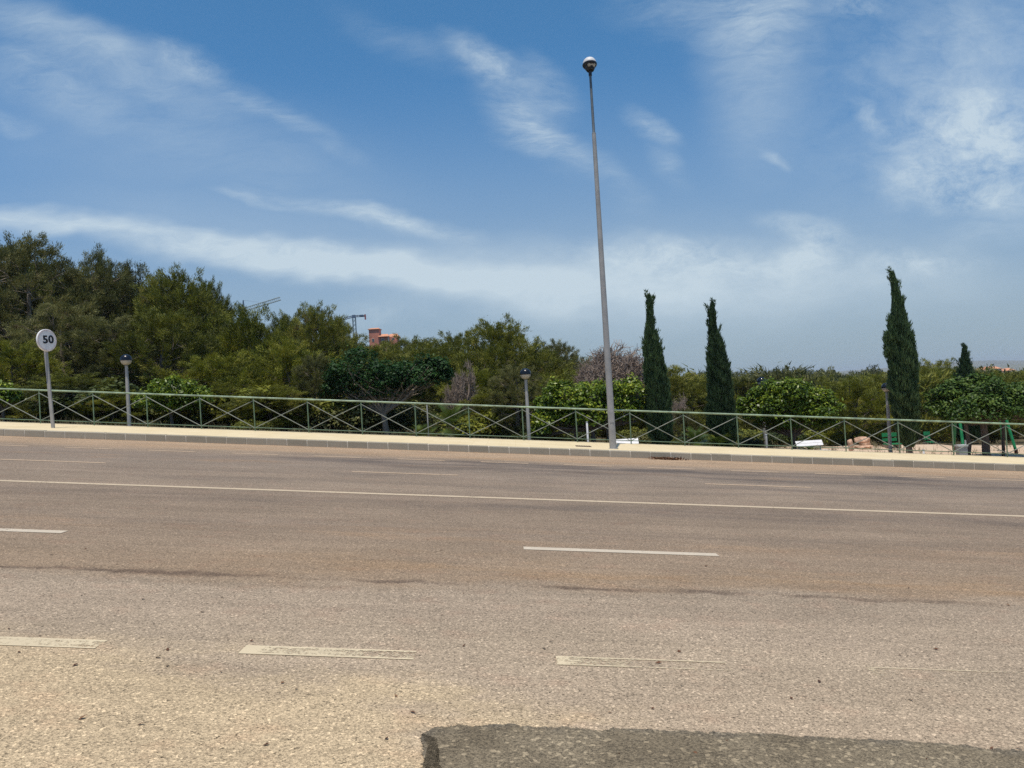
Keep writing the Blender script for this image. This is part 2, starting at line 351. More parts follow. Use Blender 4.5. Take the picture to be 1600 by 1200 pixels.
M = dict(
    road=road_material(), patch=patch_material(), walk=pavement_material(), kerb=kerb_material(), ground=ground_material(),
    mortar=simple('pale_mortar', (.58, .53, .43, 1), .9),
    paint_line=paint_material('line_paint', alb(226, 208, 182), .46, False),
    paint_lane=paint_material('lane_paint', alb(232, 220, 202), .47, False),
    paint_edge=paint_material('edge_paint', alb(248, 232, 200), .6, True),
    paint_far=paint_material('far_paint', alb(216, 192, 166), .50, False),
    galv=simple('galvanised_steel', (.33, .322, .298, 1), .6, .1, .12, 3), galv_dark=simple('weathered_steel', (.115, .135, .145, 1), .55, .3, .12, 3),
    fence=simple('worn_green_paint', (.115, .175, .105, 1), .5, .0, .25, 5), fence_rail=simple('worn_rail_paint', (.24, .31, .20, 1), .45, .0, .4, 2.2),
    fence_brace=simple('faded_brace_paint', (.20, .215, .175, 1), .5, 0, .2, 5),
    white=simple('white_paint', (.78, .76, .73, 1), .5, 0, .06), black=simple('black_paint', (.012, .012, .014, 1), .5, 0, .1),
    red_faded=simple('faded_red', (.70, .60, .57, 1), .6, 0, .12), sign_back=simple('sign_steel', (.4, .4, .4, 1), .5, .4),
    lamp_white=simple('lamp_white', (.62, .61, .59, 1), .5, 0, .08, spec=.3), lamp_dark=simple('lamp_dark', (.02, .022, .026, 1), .35, 0, .1),
    navy=simple('dark_dome', (.008, .010, .015, 1), .22, 0, .1, spec=.35), globe=simple('frosted_globe', (.42, .38, .31, 1), .3, 0, .08, spec=.5),
    lens=simple('lamp_lens', (.42, .38, .30, 1), .25, 0, .1, spec=.5),
    green=simple('park_green_paint', (.01, .19, .07, 1), .45, 0, .15), rust=simple('rusty_foot', (.13, .05, .025, 1), .8, 0, .2),
    stone_leg=simple('bench_concrete', (.30, .24, .19, 1), .9), grey_box=simple('grey_cabinet', (.30, .31, .31, 1), .5, .2, .1), box_lid=simple('cabinet_lid', (.5, .51, .50, 1), .5, .2, .08),
    rock=simple('reddish_rock', (.50, .31, .20, 1), .95, 0, .35, 2.5), drain=simple('rusty_grate', (.14, .09, .065, 1), .8, .2, .3, 12),
    crane_green=simple('crane_green', (.12, .20, .18, 1), .5, 0, .1), crane_blue=simple('crane_blue', (.07, .11, .17, 1), .5, 0, .1), crane_red=simple('crane_red', (.3, .06, .05, 1), .5), crane_pale=simple('crane_pale', (.3, .36, .36, 1), .5),
    salmon=simple('salmon_render', (.52, .20, .13, 1), .9, 0, .1, .6), tile=simple('roof_tile', (.58, .27, .15, 1), .9, 0, .18, 1.5), cream=simple('cream_render', (.62, .52, .40, 1), .9, 0, .08, .6), glass=simple('window_glass', (.03, .035, .04, 1), .1, 0, .1, spec=.8),
    pine=foliage('pine_needles', (.034, .044, .012, 1), (.158, .170, .022, 1), (.30, .285, .048, 1), .26, tips=(.19, .13, .06, 1)),
    pine_grey=foliage('grey_pine_needles', (.036, .044, .018, 1), (.142, .145, .040, 1), (.27, .25, .088, 1), .26, tips=(.20, .15, .09, 1)),
    pine_yellow=foliage('young_pine_needles', (.045, .058, .010, 1), (.175, .19, .018, 1), (.32, .30, .038, 1), .25, tips=(.20, .13, .045, 1)),
    cypress=foliage('cypress_sprays', (.016, .036, .016, 1), (.052, .096, .038, 1), (.125, .19, .07, 1), .18),
    citrus=foliage('bright_leaves', (.035, .072, .008, 1), (.13, .20, .014, 1), (.36, .40, .04, 1), .3, .4, .35),
    fig=foliage('dark_leaves', (.008, .030, .008, 1), (.024, .070, .014, 1), (.065, .13, .025, 1), .22, .55, .2),
    carob=foliage('carob_leaves', (.022, .05, .010, 1), (.058, .108, .016, 1), (.14, .20, .032, 1), .22, .5, .25),
    bush=foliage('bush_leaves', (.030, .045, .012, 1), (.070, .095, .022, 1), (.13, .15, .035, 1), .2),
    palm=foliage('palm_fronds', (.030, .058, .012, 1), (.085, .125, .020, 1), (.24, .24, .04, 1), .25, .4, .35),
    straw=foliage('dry_grass', (.10, .085, .04, 1), (.22, .18, .09, 1), (.38, .32, .18, 1), .2),
    leaf_litter=foliage('brown_leaves', (.06, .025, .012, 1), (.13, .06, .03, 1), (.22, .12, .06, 1), .1),
    twig=bark('bare_twigs', (.20, .15, .115, 1), (.37, .295, .235, 1)), bark=bark('pine_bark', (.075, .055, .042, 1), (.19, .155, .125, 1)), palebark=bark('pale_bark', (.14, .115, .085, 1), (.34, .275, .205, 1)), palmbark=bark('palm_trunk', (.07, .032, .018, 1), (.17, .085, .05, 1)),
    hill=simple('far_hill', (.14, .14, .09, 1), .95, 0, .2, .004),
)

# ---------------------------------------------------------------- mesh helper
class MB:
    def __init__(s): s.v = []; s.f = []; s.t = []; s.n = 0
    def add(s, v, f, tint=.5):
        v = np.asarray(v, float).reshape(-1, 3); s.v.append(v)
        s.f.extend([tuple(int(i) + s.n for i in q) for q in f]); s.t.append(np.full(len(v), tint) if np.isscalar(tint) else np.asarray(tint)); s.n += len(v)
    def box(s, c, size, R=None, tint=.5, taper=1):
        x, y, z = [q / 2 for q in size]
        v = np.array([(-x, -y, -z), (x, -y, -z), (x, y, -z), (-x, y, -z), (-x * taper, -y * taper, z), (x * taper, -y * taper, z), (x * taper, y * taper, z), (-x * taper, y * taper, z)])
        if R is not None: v = v @ np.array(R.to_3x3().transposed())
        s.add(v + np.array(c), [(3, 2, 1, 0), (4, 5, 6, 7), (0, 1, 5, 4), (1, 2, 6, 5), (2, 3, 7, 6), (3, 0, 4, 7)], tint)
    def tube(s, pts, rs, k=8, tint=.5, caps=True):
        pts = [np.array(p, float) for p in pts]
        if np.isscalar(rs): rs = [rs] * len(pts)
        V = []; prev = None
        for i, p in enumerate(pts):
            d = pts[min(i + 1, len(pts) - 1)] - pts[max(i - 1, 0)]; d = d / (np.linalg.norm(d) + 1e-9)
            a = np.cross(d, (0, 0, 1) if abs(d[2]) < .9 else (1, 0, 0)) if prev is None else prev - d * np.dot(prev, d)
            a = a / (np.linalg.norm(a) + 1e-9); prev = a; c = np.cross(d, a)
            for j in range(k):
                th = 2 * math.pi * j / k; V.append(p + rs[i] * (math.cos(th) * a + math.sin(th) * c))
        F = [(i * k + j, i * k + (j + 1) % k, (i + 1) * k + (j + 1) % k, (i + 1) * k + j) for i in range(len(pts) - 1) for j in range(k)]
        if caps: F += [tuple(range(k))[::-1], tuple((len(pts) - 1) * k + j for j in range(k))]
        s.add(V, F, tint)
    def lathe(s, prof, k=28, T=None, tint=.5):
        V = [(r * math.cos(2 * math.pi * j / k), r * math.sin(2 * math.pi * j / k), z) for r, z in prof for j in range(k)]
        F = [(i * k + j, i * k + (j + 1) % k, (i + 1) * k + (j + 1) % k, (i + 1) * k + j) for i in range(len(prof) - 1) for j in range(k)]
        V = np.array(V)
        if T is not None: V = V @ np.array(T.to_3x3().transposed()) + np.array(T.translation)
        s.add(V, F, tint)
    def mesh(s, name, mat, smooth=None):
        me = bpy.data.meshes.new(name)
        V = np.concatenate(s.v)
        me.from_pydata(V.tolist(), [], s.f)
        a = me.attributes.new('tint', 'FLOAT', 'POINT'); a.data.foreach_set('value', np.concatenate(s.t).astype(np.float32))
        me.materials.append(M[mat])
        if smooth:
            me.polygons.foreach_set('use_smooth', [True] * len(me.polygons))
            me.set_sharp_from_angle(angle=rad(smooth))
        return me
    def build(s, name, mat, parent=None, smooth=40, loc=None):
        return link(name, s.mesh(name, mat, smooth), parent, loc)

def link(name, me, parent=None, loc=None):
    o = bpy.data.objects.new(name, me); COL.objects.link(o)
    if loc is not None: o.location = loc
    if parent is not None: o.parent = parent
    return o
def tag(o, label=None, cat=None, group=None, kind=None):
    for k, v in (('label', label), ('category', cat), ('group', group), ('kind', kind)):
        if v: o[k] = v
    return o
def empty(name, loc, rz=0, **kw):
    o = bpy.data.objects.new(name, None); COL.objects.link(o); o.location = loc; o.rotation_euler = (0, 0, rz); o.empty_display_size = .2
    return tag(o, **kw)
def fastmesh(name, V, nv, tint, mat):
    """many loose faces of nv corners each; V is (faces*nv, 3)"""
    me = bpy.data.meshes.new(name); n = len(V); nf = n // nv
    me.vertices.add(n); me.vertices.foreach_set('co', V.astype(np.float32).ravel())
    me.loops.add(n); me.loops.foreach_set('vertex_index', np.arange(n, dtype=np.int32))
    me.polygons.add(nf); me.polygons.foreach_set('loop_start', np.arange(0, n, nv, dtype=np.int32)); me.polygons.foreach_set('loop_total', np.full(nf, nv, np.int32))
    a = me.attributes.new('tint', 'FLOAT', 'POINT'); a.data.foreach_set('value', np.repeat(tint, nv).astype(np.float32))
    me.update(calc_edges=True); me.materials.append(M[mat] if isinstance(mat, str) else mat)
    return me

# ---------------------------------------------------------------- terrain
TA = np.array([-1.2, -.75, -.5, -.25, 0, .25, .5, .75, 1.2])
TY = np.array([24.2, 26, 32, 40, 60, 100, 160, 250, 400, 700, 3000, 9000.])
def _walk(a, y): return -SLOPE * a * y + KERB_H
TZ = np.array([
    [_walk(a, 24.2) - .12 for a in TA],
    [_walk(a, 26) - q for a, q in zip(TA, (.2, .2, .2, .3, .5, .55, .36, .22, .2))],
    [3.1, 2.0, 1.3, .5, -.35, -1.05, -1.45, -1.9, -2.8],
    [3.0, 1.5, .9, .2, -.8, -1.9, -2.3, -2.6, -3.4],
    [3, 2, 1, 0, -1.5, -3.5, -3.8, -4, -5],
    [7, 5, 3.5, 1.5, -1.5, -4.2, -4.6, -5, -6],
    [12, 10, 8, 5, 0, -4.0, -4.6, -6, -8],
    [18, 16, 15, 12, 2, -3, -4, -8, -10],
    [26, 24, 22, 16, 4, 1, -2, -10, -14],
    [32, 30, 28, 20, 4, -2, -8, -16, -20],
    [40, 40, 36, 20, -10, -22, -30, -34, -36],
    [40, 40, 36, 20, -20, -40, -60, -60, -60]])
def ground_z(x, y):
    y = max(y, 24.2); a = min(max(x / y, TA[0]), TA[-1] - 1e-6); y = min(y, TY[-1] - 1e-3)
    i = int(np.searchsorted(TA, a, 'right') - 1); j = int(np.searchsorted(TY, y, 'right') - 1)
    i = min(i, len(TA) - 2); j = min(j, len(TY) - 2)
    p = (a - TA[i]) / (TA[i + 1] - TA[i]); q = (y - TY[j]) / (TY[j + 1] - TY[j])
    p = p * p * (3 - 2 * p) if 0 else p
    return float((TZ[j, i] * (1 - p) + TZ[j, i + 1] * p) * (1 - q) + (TZ[j + 1, i] * (1 - p) + TZ[j + 1, i + 1] * p) * q)

def build_ground():
    ys = list(np.arange(24.15, 44, .6)) + list(np.geomspace(44.5, 9000, 60)); xs = np.linspace(-1.2, 1.2, 121)
    rg = random.Random(3); mb = MB(); V = []
    for y in ys:
        for a in xs:
            x = a * max(y, 40) if y > 40 else a * 40
            z = ground_z(x, y)
            if y > 25: z += (rg.random() - .5) * min(.10, .03 * (y - 24.5))
            V.append((x, y, z))
    w = len(xs); F = [(j * w + i, j * w + i + 1, (j + 1) * w + i + 1, (j + 1) * w + i) for j in range(len(ys) - 1) for i in range(w - 1)]
    mb.add(V, F); tag(mb.build('ground', 'ground', smooth=180), kind='structure')
build_ground()

def strip(name, mat, y0, y1, dz, x0=-60, x1=60, nx=60, kind='structure'):
    mb = MB(); xs = np.linspace(x0, x1, nx + 1)
    V = [(x, y, -SLOPE * x + dz) for y in (y0, y1) for x in xs]
    mb.add(V, [(i, i + 1, nx + 2 + i, nx + 1 + i) for i in range(nx)])
    return tag(mb.build(name, mat), kind=kind)
strip('road', 'road', -14, KERB_Y + .02, 0)

def build_pavement():
    mb = MB(); xs = np.linspace(-60, 60, 61); y0, y1 = KERB_Y + .16, WALK_Y1
    prof = [(y0, KERB_H - .006), (y1 - .02, KERB_H - .006), (y1, KERB_H - .03), (y1, -.6)]
    V = [(x, y, -SLOPE * x + z) for (y, z) in prof for x in xs]; w = len(xs)
    mb.add(V, [(j * w + i, j * w + i + 1, (j + 1) * w + i + 1, (j + 1) * w + i) for j in range(len(prof) - 1) for i in range(w - 1)])
    tag(mb.build('pavement', 'walk'), kind='structure')
    mb = MB(); rg = random.Random(5); x = -45.0
    while x < 45:
        L = .54; g = .013; z0 = KERB_H + rg.uniform(-.004, .004); yo = KERB_Y + rg.uniform(-.005, .005)
        xa, xb = x + g, x + L - g; V = []
        for xx in (xa, xb):
            s_ = -SLOPE * xx
            V += [(xx, yo, s_ - .3), (xx, yo + .006, s_ + z0 - .018), (xx, yo + .024, s_ + z0), (xx, KERB_Y + .155, s_ + z0), (xx, KERB_Y + .155, s_ - .3)]
        mb.add(V, [(0, 1, 6, 5), (1, 2, 7, 6), (2, 3, 8, 7), (3, 4, 9, 8), (0, 4, 3, 2, 1), (5, 6, 7, 8, 9)], rg.random()); x += L
    k = mb.build('kerb', 'kerb', smooth=None); tag(k, kind='structure')
    mb = MB(); xs = np.linspace(-45, 45, 46)
    prof = [(KERB_Y + .016, -.3), (KERB_Y + .016, KERB_H - .02), (KERB_Y + .03, KERB_H - .008), (KERB_Y + .15, KERB_H - .008)]
    V = [(x, y, -SLOPE * x + z) for (y, z) in prof for x in xs]; w = len(xs)
    mb.add(V, [(j * w + i, j * w + i + 1, (j + 1) * w + i + 1, (j + 1) * w + i) for j in range(len(prof) - 1) for i in range(w - 1)])
    mb.build('mortar', 'mortar', k)
build_pavement()

def markings(name, mat, y, wid, spans):
    """painted bars on the road: one bar per (x0, x1)"""
    me = bpy.data.meshes.new(name); V = []; F = []; uv = []
    for (x0, x1) in spans:
        nseg = max(1, int((x1 - x0) / 2)); xs = np.linspace(x0, x1, nseg + 1); b0 = len(V)
        for i, x in enumerate(xs):
            for k in (0, 1):
                V.append((x, y + (k - .5) * wid, -SLOPE * x + .004)); uv.append((i / nseg, k, 0))
        F += [(b0 + 2 * i, b0 + 2 * i + 2, b0 + 2 * i + 3, b0 + 2 * i + 1) for i in range(nseg)]
    me.from_pydata(V, [], F)
    a = me.attributes.new('uvd', 'FLOAT_VECTOR', 'POINT'); a.data.foreach_set('vector', np.array(uv, np.float32).ravel())
    me.materials.append(M[mat]); return tag(link(name, me), kind='structure')

def road_hit(u, v):
    q = ray(u, v); o = Vector((0, 0, EYE)); t = -(o.z + SLOPE * o.x) / (q.z + SLOPE * q.x); return o + q * t
def spans(u0, v0, u1, v1, period=None, extra=0):
    a, b = road_hit(u0, v0).x, road_hit(u1, v1).x
    return [(a, b)] if period is None else [(a + k * period, b + k * period) for k in range(-extra, extra + 1)]
yc = road_hit(800, 779).y
markings('centre_line', 'paint_line', yc, .17, [(-55, 55)])
yn = road_hit(970, 862).y
s0 = spans(818, 856, 1125, 870)
per = s0[0][0] - road_hit(103, 831).x + (s0[0][1] - s0[0][0])
markings('near_lane_dashes', 'paint_lane', yn, .15, [(s0[0][0] + k * per, s0[0][1] + k * per) for k in range(-5, 6)])
yf = road_hit(638, 740).y
sf = spans(548, 738, 716, 742); 
markings('far_lane_dashes', 'paint_far', yf, .15, [(sf[0][0] + k * per, sf[0][1] + k * per) for k in range(-5, 6)])
ye = road_hit(515, 1020).y
se = spans(378, 1016, 648, 1026); pe = road_hit(870, 1036).x - road_hit(378, 1016).x
markings('near_edge_dashes', 'paint_edge', ye, .16, [(se[0][0] + k * pe, se[0][1] + k * pe) for k in range(-10, 11)])
y2 = road_hit(528, 714).y
s2 = spans(490, 713, 565, 715.5); p2 = s2[0][0] - road_hit(357, 709).x
markings('far_edge_dashes', 'paint_far', y2, .16, [(s2[0][0] + k * p2, s2[0][1] + k * p2) for k in range(-12, 14)])

def build_patch():
    """the darker square of new asphalt in front of the camera, with a ragged tar edge"""
    rg = random.Random(11)
    P0 = road_hit(655, 1215); P1 = road_hit(652, 1126); P2 = road_hit(1600, 1170)
    yt = P1.y; V = []; E = []
    top = []
    xs = np.arange(P1.x + .03, 7, .025); ph = 0
    w = 0
    for x in xs:
        w = w * .93 + rg.gauss(0, .006)
        top.append((x, yt + w + .025 * math.sin(x * 2.1) + (P2.y - P1.y) * (x - P1.x) / (P2.x - P1.x)))
    left = []
    for y in np.arange(-6, yt - .05, .03):
        left.append((P0.x + (P1.x - P0.x) * max(0, (y - P0.y) / (P1.y - P0.y)) + rg.gauss(0, .005), y))
    top = [(x, y - .16 * max(0, 1 - (x - P1.x) / .16) ** 2) for x, y in top]; left = [(x, y) for x, y in left if y < yt - .18]
    out = left + top
    inn = [(x + .09, y) for x, y in left] + [(x + .05, y - .10 - .03 * math.sin(x * 9)) for x, y in top]
    mb = MB()
    n = len(out); k = len(left)
    V = [(x, y, -SLOPE * x + .005) for x, y in out] + [(x, y, -SLOPE * x + .005) for x, y in inn]
    F = [(i, i + 1, n + i + 1, n + i) for i in range(n - 1)]
    mid = [(x, -6, -SLOPE * x + .005) for x, y in inn[k:]]
    V += mid
    F += [(n + k + i, n + k + i + 1, 2 * n + i + 1, 2 * n + i) for i in range(len(mid) - 1)]
    V.append((inn[0][0], -6, -SLOPE * inn[0][0] + .005))
    cx = inn[k - 1][0]
    c = len(V) - 1
    F += [(n + i, n + i + 1, c) for i in range(k)] + [(n + k, 2 * n, c)]
    e = np.array([1.0] * n + [0.0] * (len(V) - n))
    mb.add(V, F, e); o = mb.build('asphalt_patch', 'patch', smooth=None); tag(o, kind='structure')
    a = o.data.attributes.new('edge', 'FLOAT', 'POINT'); a.data.foreach_set('value', e.astype(np.float32))
build_patch()
def road_z(x): return -SLOPE * x
def walk_z(x): return -SLOPE * x + KERB_H - .006

# ---------------------------------------------------------------- railing along the pavement
def build_railing():
    xr = at(565, 650, FENCE_Y).x; sp = 83.55 / FPX * FENCE_Y; H = 1.03
    root = empty('railing', (0, FENCE_Y, 0), label='long green metal railing with crossed braces along the back of the pavement', cat='railing')
    xs = [xr + k * sp for k in range(-17, 19)]
    zz = lambda x, h: -SLOPE * x + KERB_H + h
    mb = MB(); mb.tube([(xs[0], 0, zz(xs[0], H)), (xs[-1], 0, zz(xs[-1], H))], .028, 12); mb.build('top_rail', 'fence_rail', root)
    mb = MB(); mb.tube([(xs[0], 0, zz(xs[0], .10)), (xs[-1], 0, zz(xs[-1], .10))], .012, 8); mb.build('bottom_rail', 'fence', root)
    rg = random.Random(2)
    for x in xs:
        mb = MB(); mb.tube([(0, 0, -.12), (rg.uniform(-.012, .012), rg.uniform(-.01, .01), H - .03)], .0185, 8)
        mb.build('post', 'fence', root, loc=(x, 0, zz(x, 0)))
    for a, b in zip(xs[:-1], xs[1:]):
        for (h0, h1, yo) in ((H - .09, .10, -.018), (.10, H - .09, .018)):
            s_ = rg.uniform(-.02, .02)
            mb = MB(); mb.tube([(a + .01, yo, zz(a, h0)), ((a + b) / 2, yo + rg.uniform(-.01, .01), (zz(a, h0) + zz(b, h1)) / 2 + s_ * .5), (b - .01, yo, zz(b, h1))], .0125, 6)
            mb.build('brace', 'fence_brace', root)
build_railing()

# ---------------------------------------------------------------- street light
def build_street_light():
    b = at(958, 700, 21.4); x = b.x; z = walk_z(x); b = Vector((x, 21.4, z))
    top = at(922, 112, 21.4); H = top.z - z; dx = top.x - x
    t = empty('street_light', b, label='tall grey street light on the pavement by the kerb, taller than all the trees', cat='street light')
    hs = at(927.5, 208, 21.4).z - z
    f = lambda h: (dx * h / H, 0, h)
    mb = MB(); mb.tube([f(-.15), f(.02), f(hs * .5), f(hs)], [.098, .098, .078, .056], 16)
    mb.tube([f(0), f(.012)], [.15, .15], 16)
    lo = mb.build('lower_pole', 'galv', t)
    mb = MB(); mb.box((0, -.093, .9), (.10, .014, .34)); mb.build('service_door', 'galv', lo)
    mb = MB(); mb.tube([f(hs - .02), f(hs + .03), f(H)], [.058, .040, .034], 14); mb.build('upper_pole', 'galv_dark', t)
    mb = MB(); mb.tube([f(H - .12), f(H + .06)], [.048, .048], 14); mb.build('collar', 'lamp_dark', t)
    hd = empty_part = None
    T = Matrix.Translation(Vector(f(H + .20))) @ Matrix.Rotation(rad(14), 4, 'Z') @ Matrix.Rotation(rad(-8), 4, 'X')
    R_ = .192
    mb = MB(); mb.lathe([(.02, .20)] + [(R_ * math.sin(q), .02 + .185 * math.cos(q)) for q in np.linspace(.15, math.pi / 2, 9)] + [(R_ * .99, -.015)], 28, T)
    mb.build('cap', 'lamp_white', t, smooth=60)
    mb = MB(); mb.lathe([(R_ + .004, .02), (R_ + .016, .0), (R_ + .010, -.035), (.172, -.07), (.155, -.07)], 28, T); mb.lathe([(.155, -.07), (.142, -.12), (.10, -.19), (.05, -.20), (.001, -.2)], 28, T)
    hs_ = mb.build('housing', 'lamp_dark', t)
    mb = MB(); T2 = T @ Matrix.Translation((0, -.132, -.085)) @ Matrix.Rotation(rad(122), 4, 'X')
    k = 24; mb.lathe([(.001, .022), (.05, .02), (.085, .012), (.092, 0), (.092, -.03)], k, T2 @ Matrix.Diagonal((1.25, .82, 1, 1))); mb.build('lens', 'lens', hs_)
build_street_light()

# ---------------------------------------------------------------- speed limit sign
def build_sign():
    d = 21.9; b0 = at(83, 669, d); x = b0.x; z = walk_z(x)
    t = empty('speed_sign', (x, d, z), label='round white 50 speed limit sign on a grey steel post by the kerb', cat='road sign')
    tp = at(70, 532, d); H = tp.z - z; dx = tp.x - x
    mb = MB(); R = Matrix.Rotation(math.atan2(dx, H), 4, 'Y')
    L = math.hypot(H + .18, dx)
    v = R @ Vector((0, 0, L / 2 - .05)); mb.box(v, (.085, .05, L + .1), R); mb.build('post', 'galv', t)
    yaw = rad(72)
    T = Matrix.Translation((dx, 0, H)) @ Matrix.Rotation(yaw, 4, 'Z') @ Matrix.Translation((0, -.075, 0)) @ Matrix.Rotation(rad(-3.5), 4, 'Y') @ Matrix.Rotation(rad(90), 4, 'X')   # +z of the disc faces the road
    r = .318
    mb = MB(); mb.lathe([(.001, .012), (r - .012, .012), (r, .004), (r, -.03), (r - .012, -.034), (r - .014, -.004), (.001, -.004)], 40, T); p = mb.build('plate', 'white', t, smooth=30)
    mb = MB(); mb.lathe([(r - .055, .0125), (r - .055, .0138), (r - .012, .0138), (r - .012, .0125)], 40, T); mb.build('border', 'red_faded', p)
    for q in (-.12, .12):
        mb = MB(); mb.box(T @ Vector((0, q, -.03)), (.16, .03, .03), T); mb.build('bracket', 'galv', t)
    cu = bpy.data.curves.new('number', 'FONT'); cu.body = '50'; cu.size = .33; cu.align_x = 'CENTER'; cu.align_y = 'CENTER'; cu.extrude = .002; cu.offset = .012; cu.space_character = 1.06
    to = bpy.data.objects.new('number', cu); COL.objects.link(to)
    dg = bpy.context.evaluated_depsgraph_get(); me = bpy.data.meshes.new_from_object(to.evaluated_get(dg))
    bpy.data.objects.remove(to); me.name = 'number'; me.materials.clear(); me.materials.append(M['black'])
    me.transform(T @ Matrix.Translation((.035, .012, .0165)) @ Matrix.Diagonal((1.05, .92, 1, 1))); link('number', me, p)
build_sign()

# ---------------------------------------------------------------- park lamps behind the railing
def park_lamp(u, v, uw, ub, vb, d, label):
    c = at(u, v, d); zb = ground_z(c.x, d); H = c.z - zb; r = uw / 2 / FPX * d
    t = empty('park_lamp', (c.x, d, zb), label=label, cat='park lamp', group='globe lamps in the park behind the railing')
    mb = MB(); mb.tube([(0, 0, -.1), (0, 0, H * .62), (0, 0, H - r * .9)], [.062, .056, .045], 12); mb.tube([(0, 0, 0), (0, 0, .02)], .13, 12); mb.build('pole', 'galv', t)
    mb = MB(); mb.tube([(0, 0, H - r * 1.12), (0, 0, H - r * .78)], [.06, .085], 14); mb.build('neck', 'galv_dark', t)
    A = np.linspace(0, math.pi / 2, 10)
    mb = MB(); mb.lathe([(.001 + r * 1.03 * math.sin(a), H + r * 1.0 * math.cos(a)) for a in A] + [(r * 1.03, H - .03), (r, H - .03)], 26); mb.build('dome', 'navy', t, smooth=80)
    mb = MB(); mb.lathe([(r * .985 * math.cos(a), H - .02 - r * .93 * math.sin(a)) for a in A * .93] + [(.03, H - r * .95)], 26); mb.build('globe', 'globe', t, smooth=80)
park_lamp(197, 562, 17, 200, 668, 24.9, 'globe park lamp behind the railing just right of the round 50 sign')
park_lamp(821, 584, 17, 826, 688, 25.2, 'globe park lamp behind the railing with a pine trunk close on its left')
park_lamp(1190, 596, 14, 1196, 690, 31, 'globe park lamp half hidden behind the round bright green tree')
park_lamp(1385, 605, 14, 1391, 695, 28, 'globe park lamp close to the left side of the tallest cypress')

# ---------------------------------------------------------------- plants: generators
def R3(rg, n): 
    v = rg.normal(size=(n, 3)); return v / (np.linalg.norm(v, axis=1, keepdims=True) + 1e-9)
def blades(rg, C, D, per, ln, wd, spread, scat, t0):
    """per tapering needles (triangles) round each centre C, leaning along D"""
    n = len(C); c = np.repeat(C, per, 0); d = np.repeat(D, per, 0) + R3(rg, n * per) * spread; d /= np.linalg.norm(d, axis=1, keepdims=True) + 1e-9
    base = c + rg.normal(size=c.shape) * scat
    side = np.cross(d, R3(rg, n * per)); side /= np.linalg.norm(side, axis=1, keepdims=True) + 1e-9
    L = ln * rg.uniform(.6, 1.25, (n * per, 1)); w = wd * rg.uniform(.7, 1.3, (n * per, 1))
    V = np.stack([base - side * w, base + side * w, base + d * L], 1).reshape(-1, 3)
    return V, np.clip(np.repeat(t0, per) + rg.normal(size=n * per) * .11, 0, 1)
def leaves(rg, P, Nrm, ln, wd, t0, jitter=.7):
    """one rhombic leaf at each P, facing roughly along Nrm"""
    n = len(P); nn = Nrm + R3(rg, n) * jitter; nn /= np.linalg.norm(nn, axis=1, keepdims=True) + 1e-9
    a = np.cross(nn, R3(rg, n)); a /= np.linalg.norm(a, axis=1, keepdims=True) + 1e-9; b = np.cross(nn, a)
    L = ln * rg.uniform(.65, 1.3, (n, 1)); w = wd * rg.uniform(.7, 1.25, (n, 1))
    V = np.stack([P - a * L * .5, P + b * w * .5 + nn * w * .12, P + a * L * .5, P - b * w * .5 + nn * w * .12], 1).reshape(-1, 3)
    return V, np.clip(t0 + rg.normal(size=n) * .14, 0, 1)
def limb(mb, p0, p1, r0, r1, rg, sag=.12, k=6):
    p0 = np.array(p0, float); p1 = np.array(p1, float); L = np.linalg.norm(p1 - p0)
    pts = [p0 + (p1 - p0) * q + np.array([rg.normal(), rg.normal(), rg.normal() * .5]) * L * sag * .25 * (q * (1 - q) * 4) + np.array([0, 0, -1]) * L * sag * q * (1 - q) for q in np.linspace(0, 1, 5)]
    mb.tube(pts, list(np.linspace(r0, r1, 5)), k, caps=False)

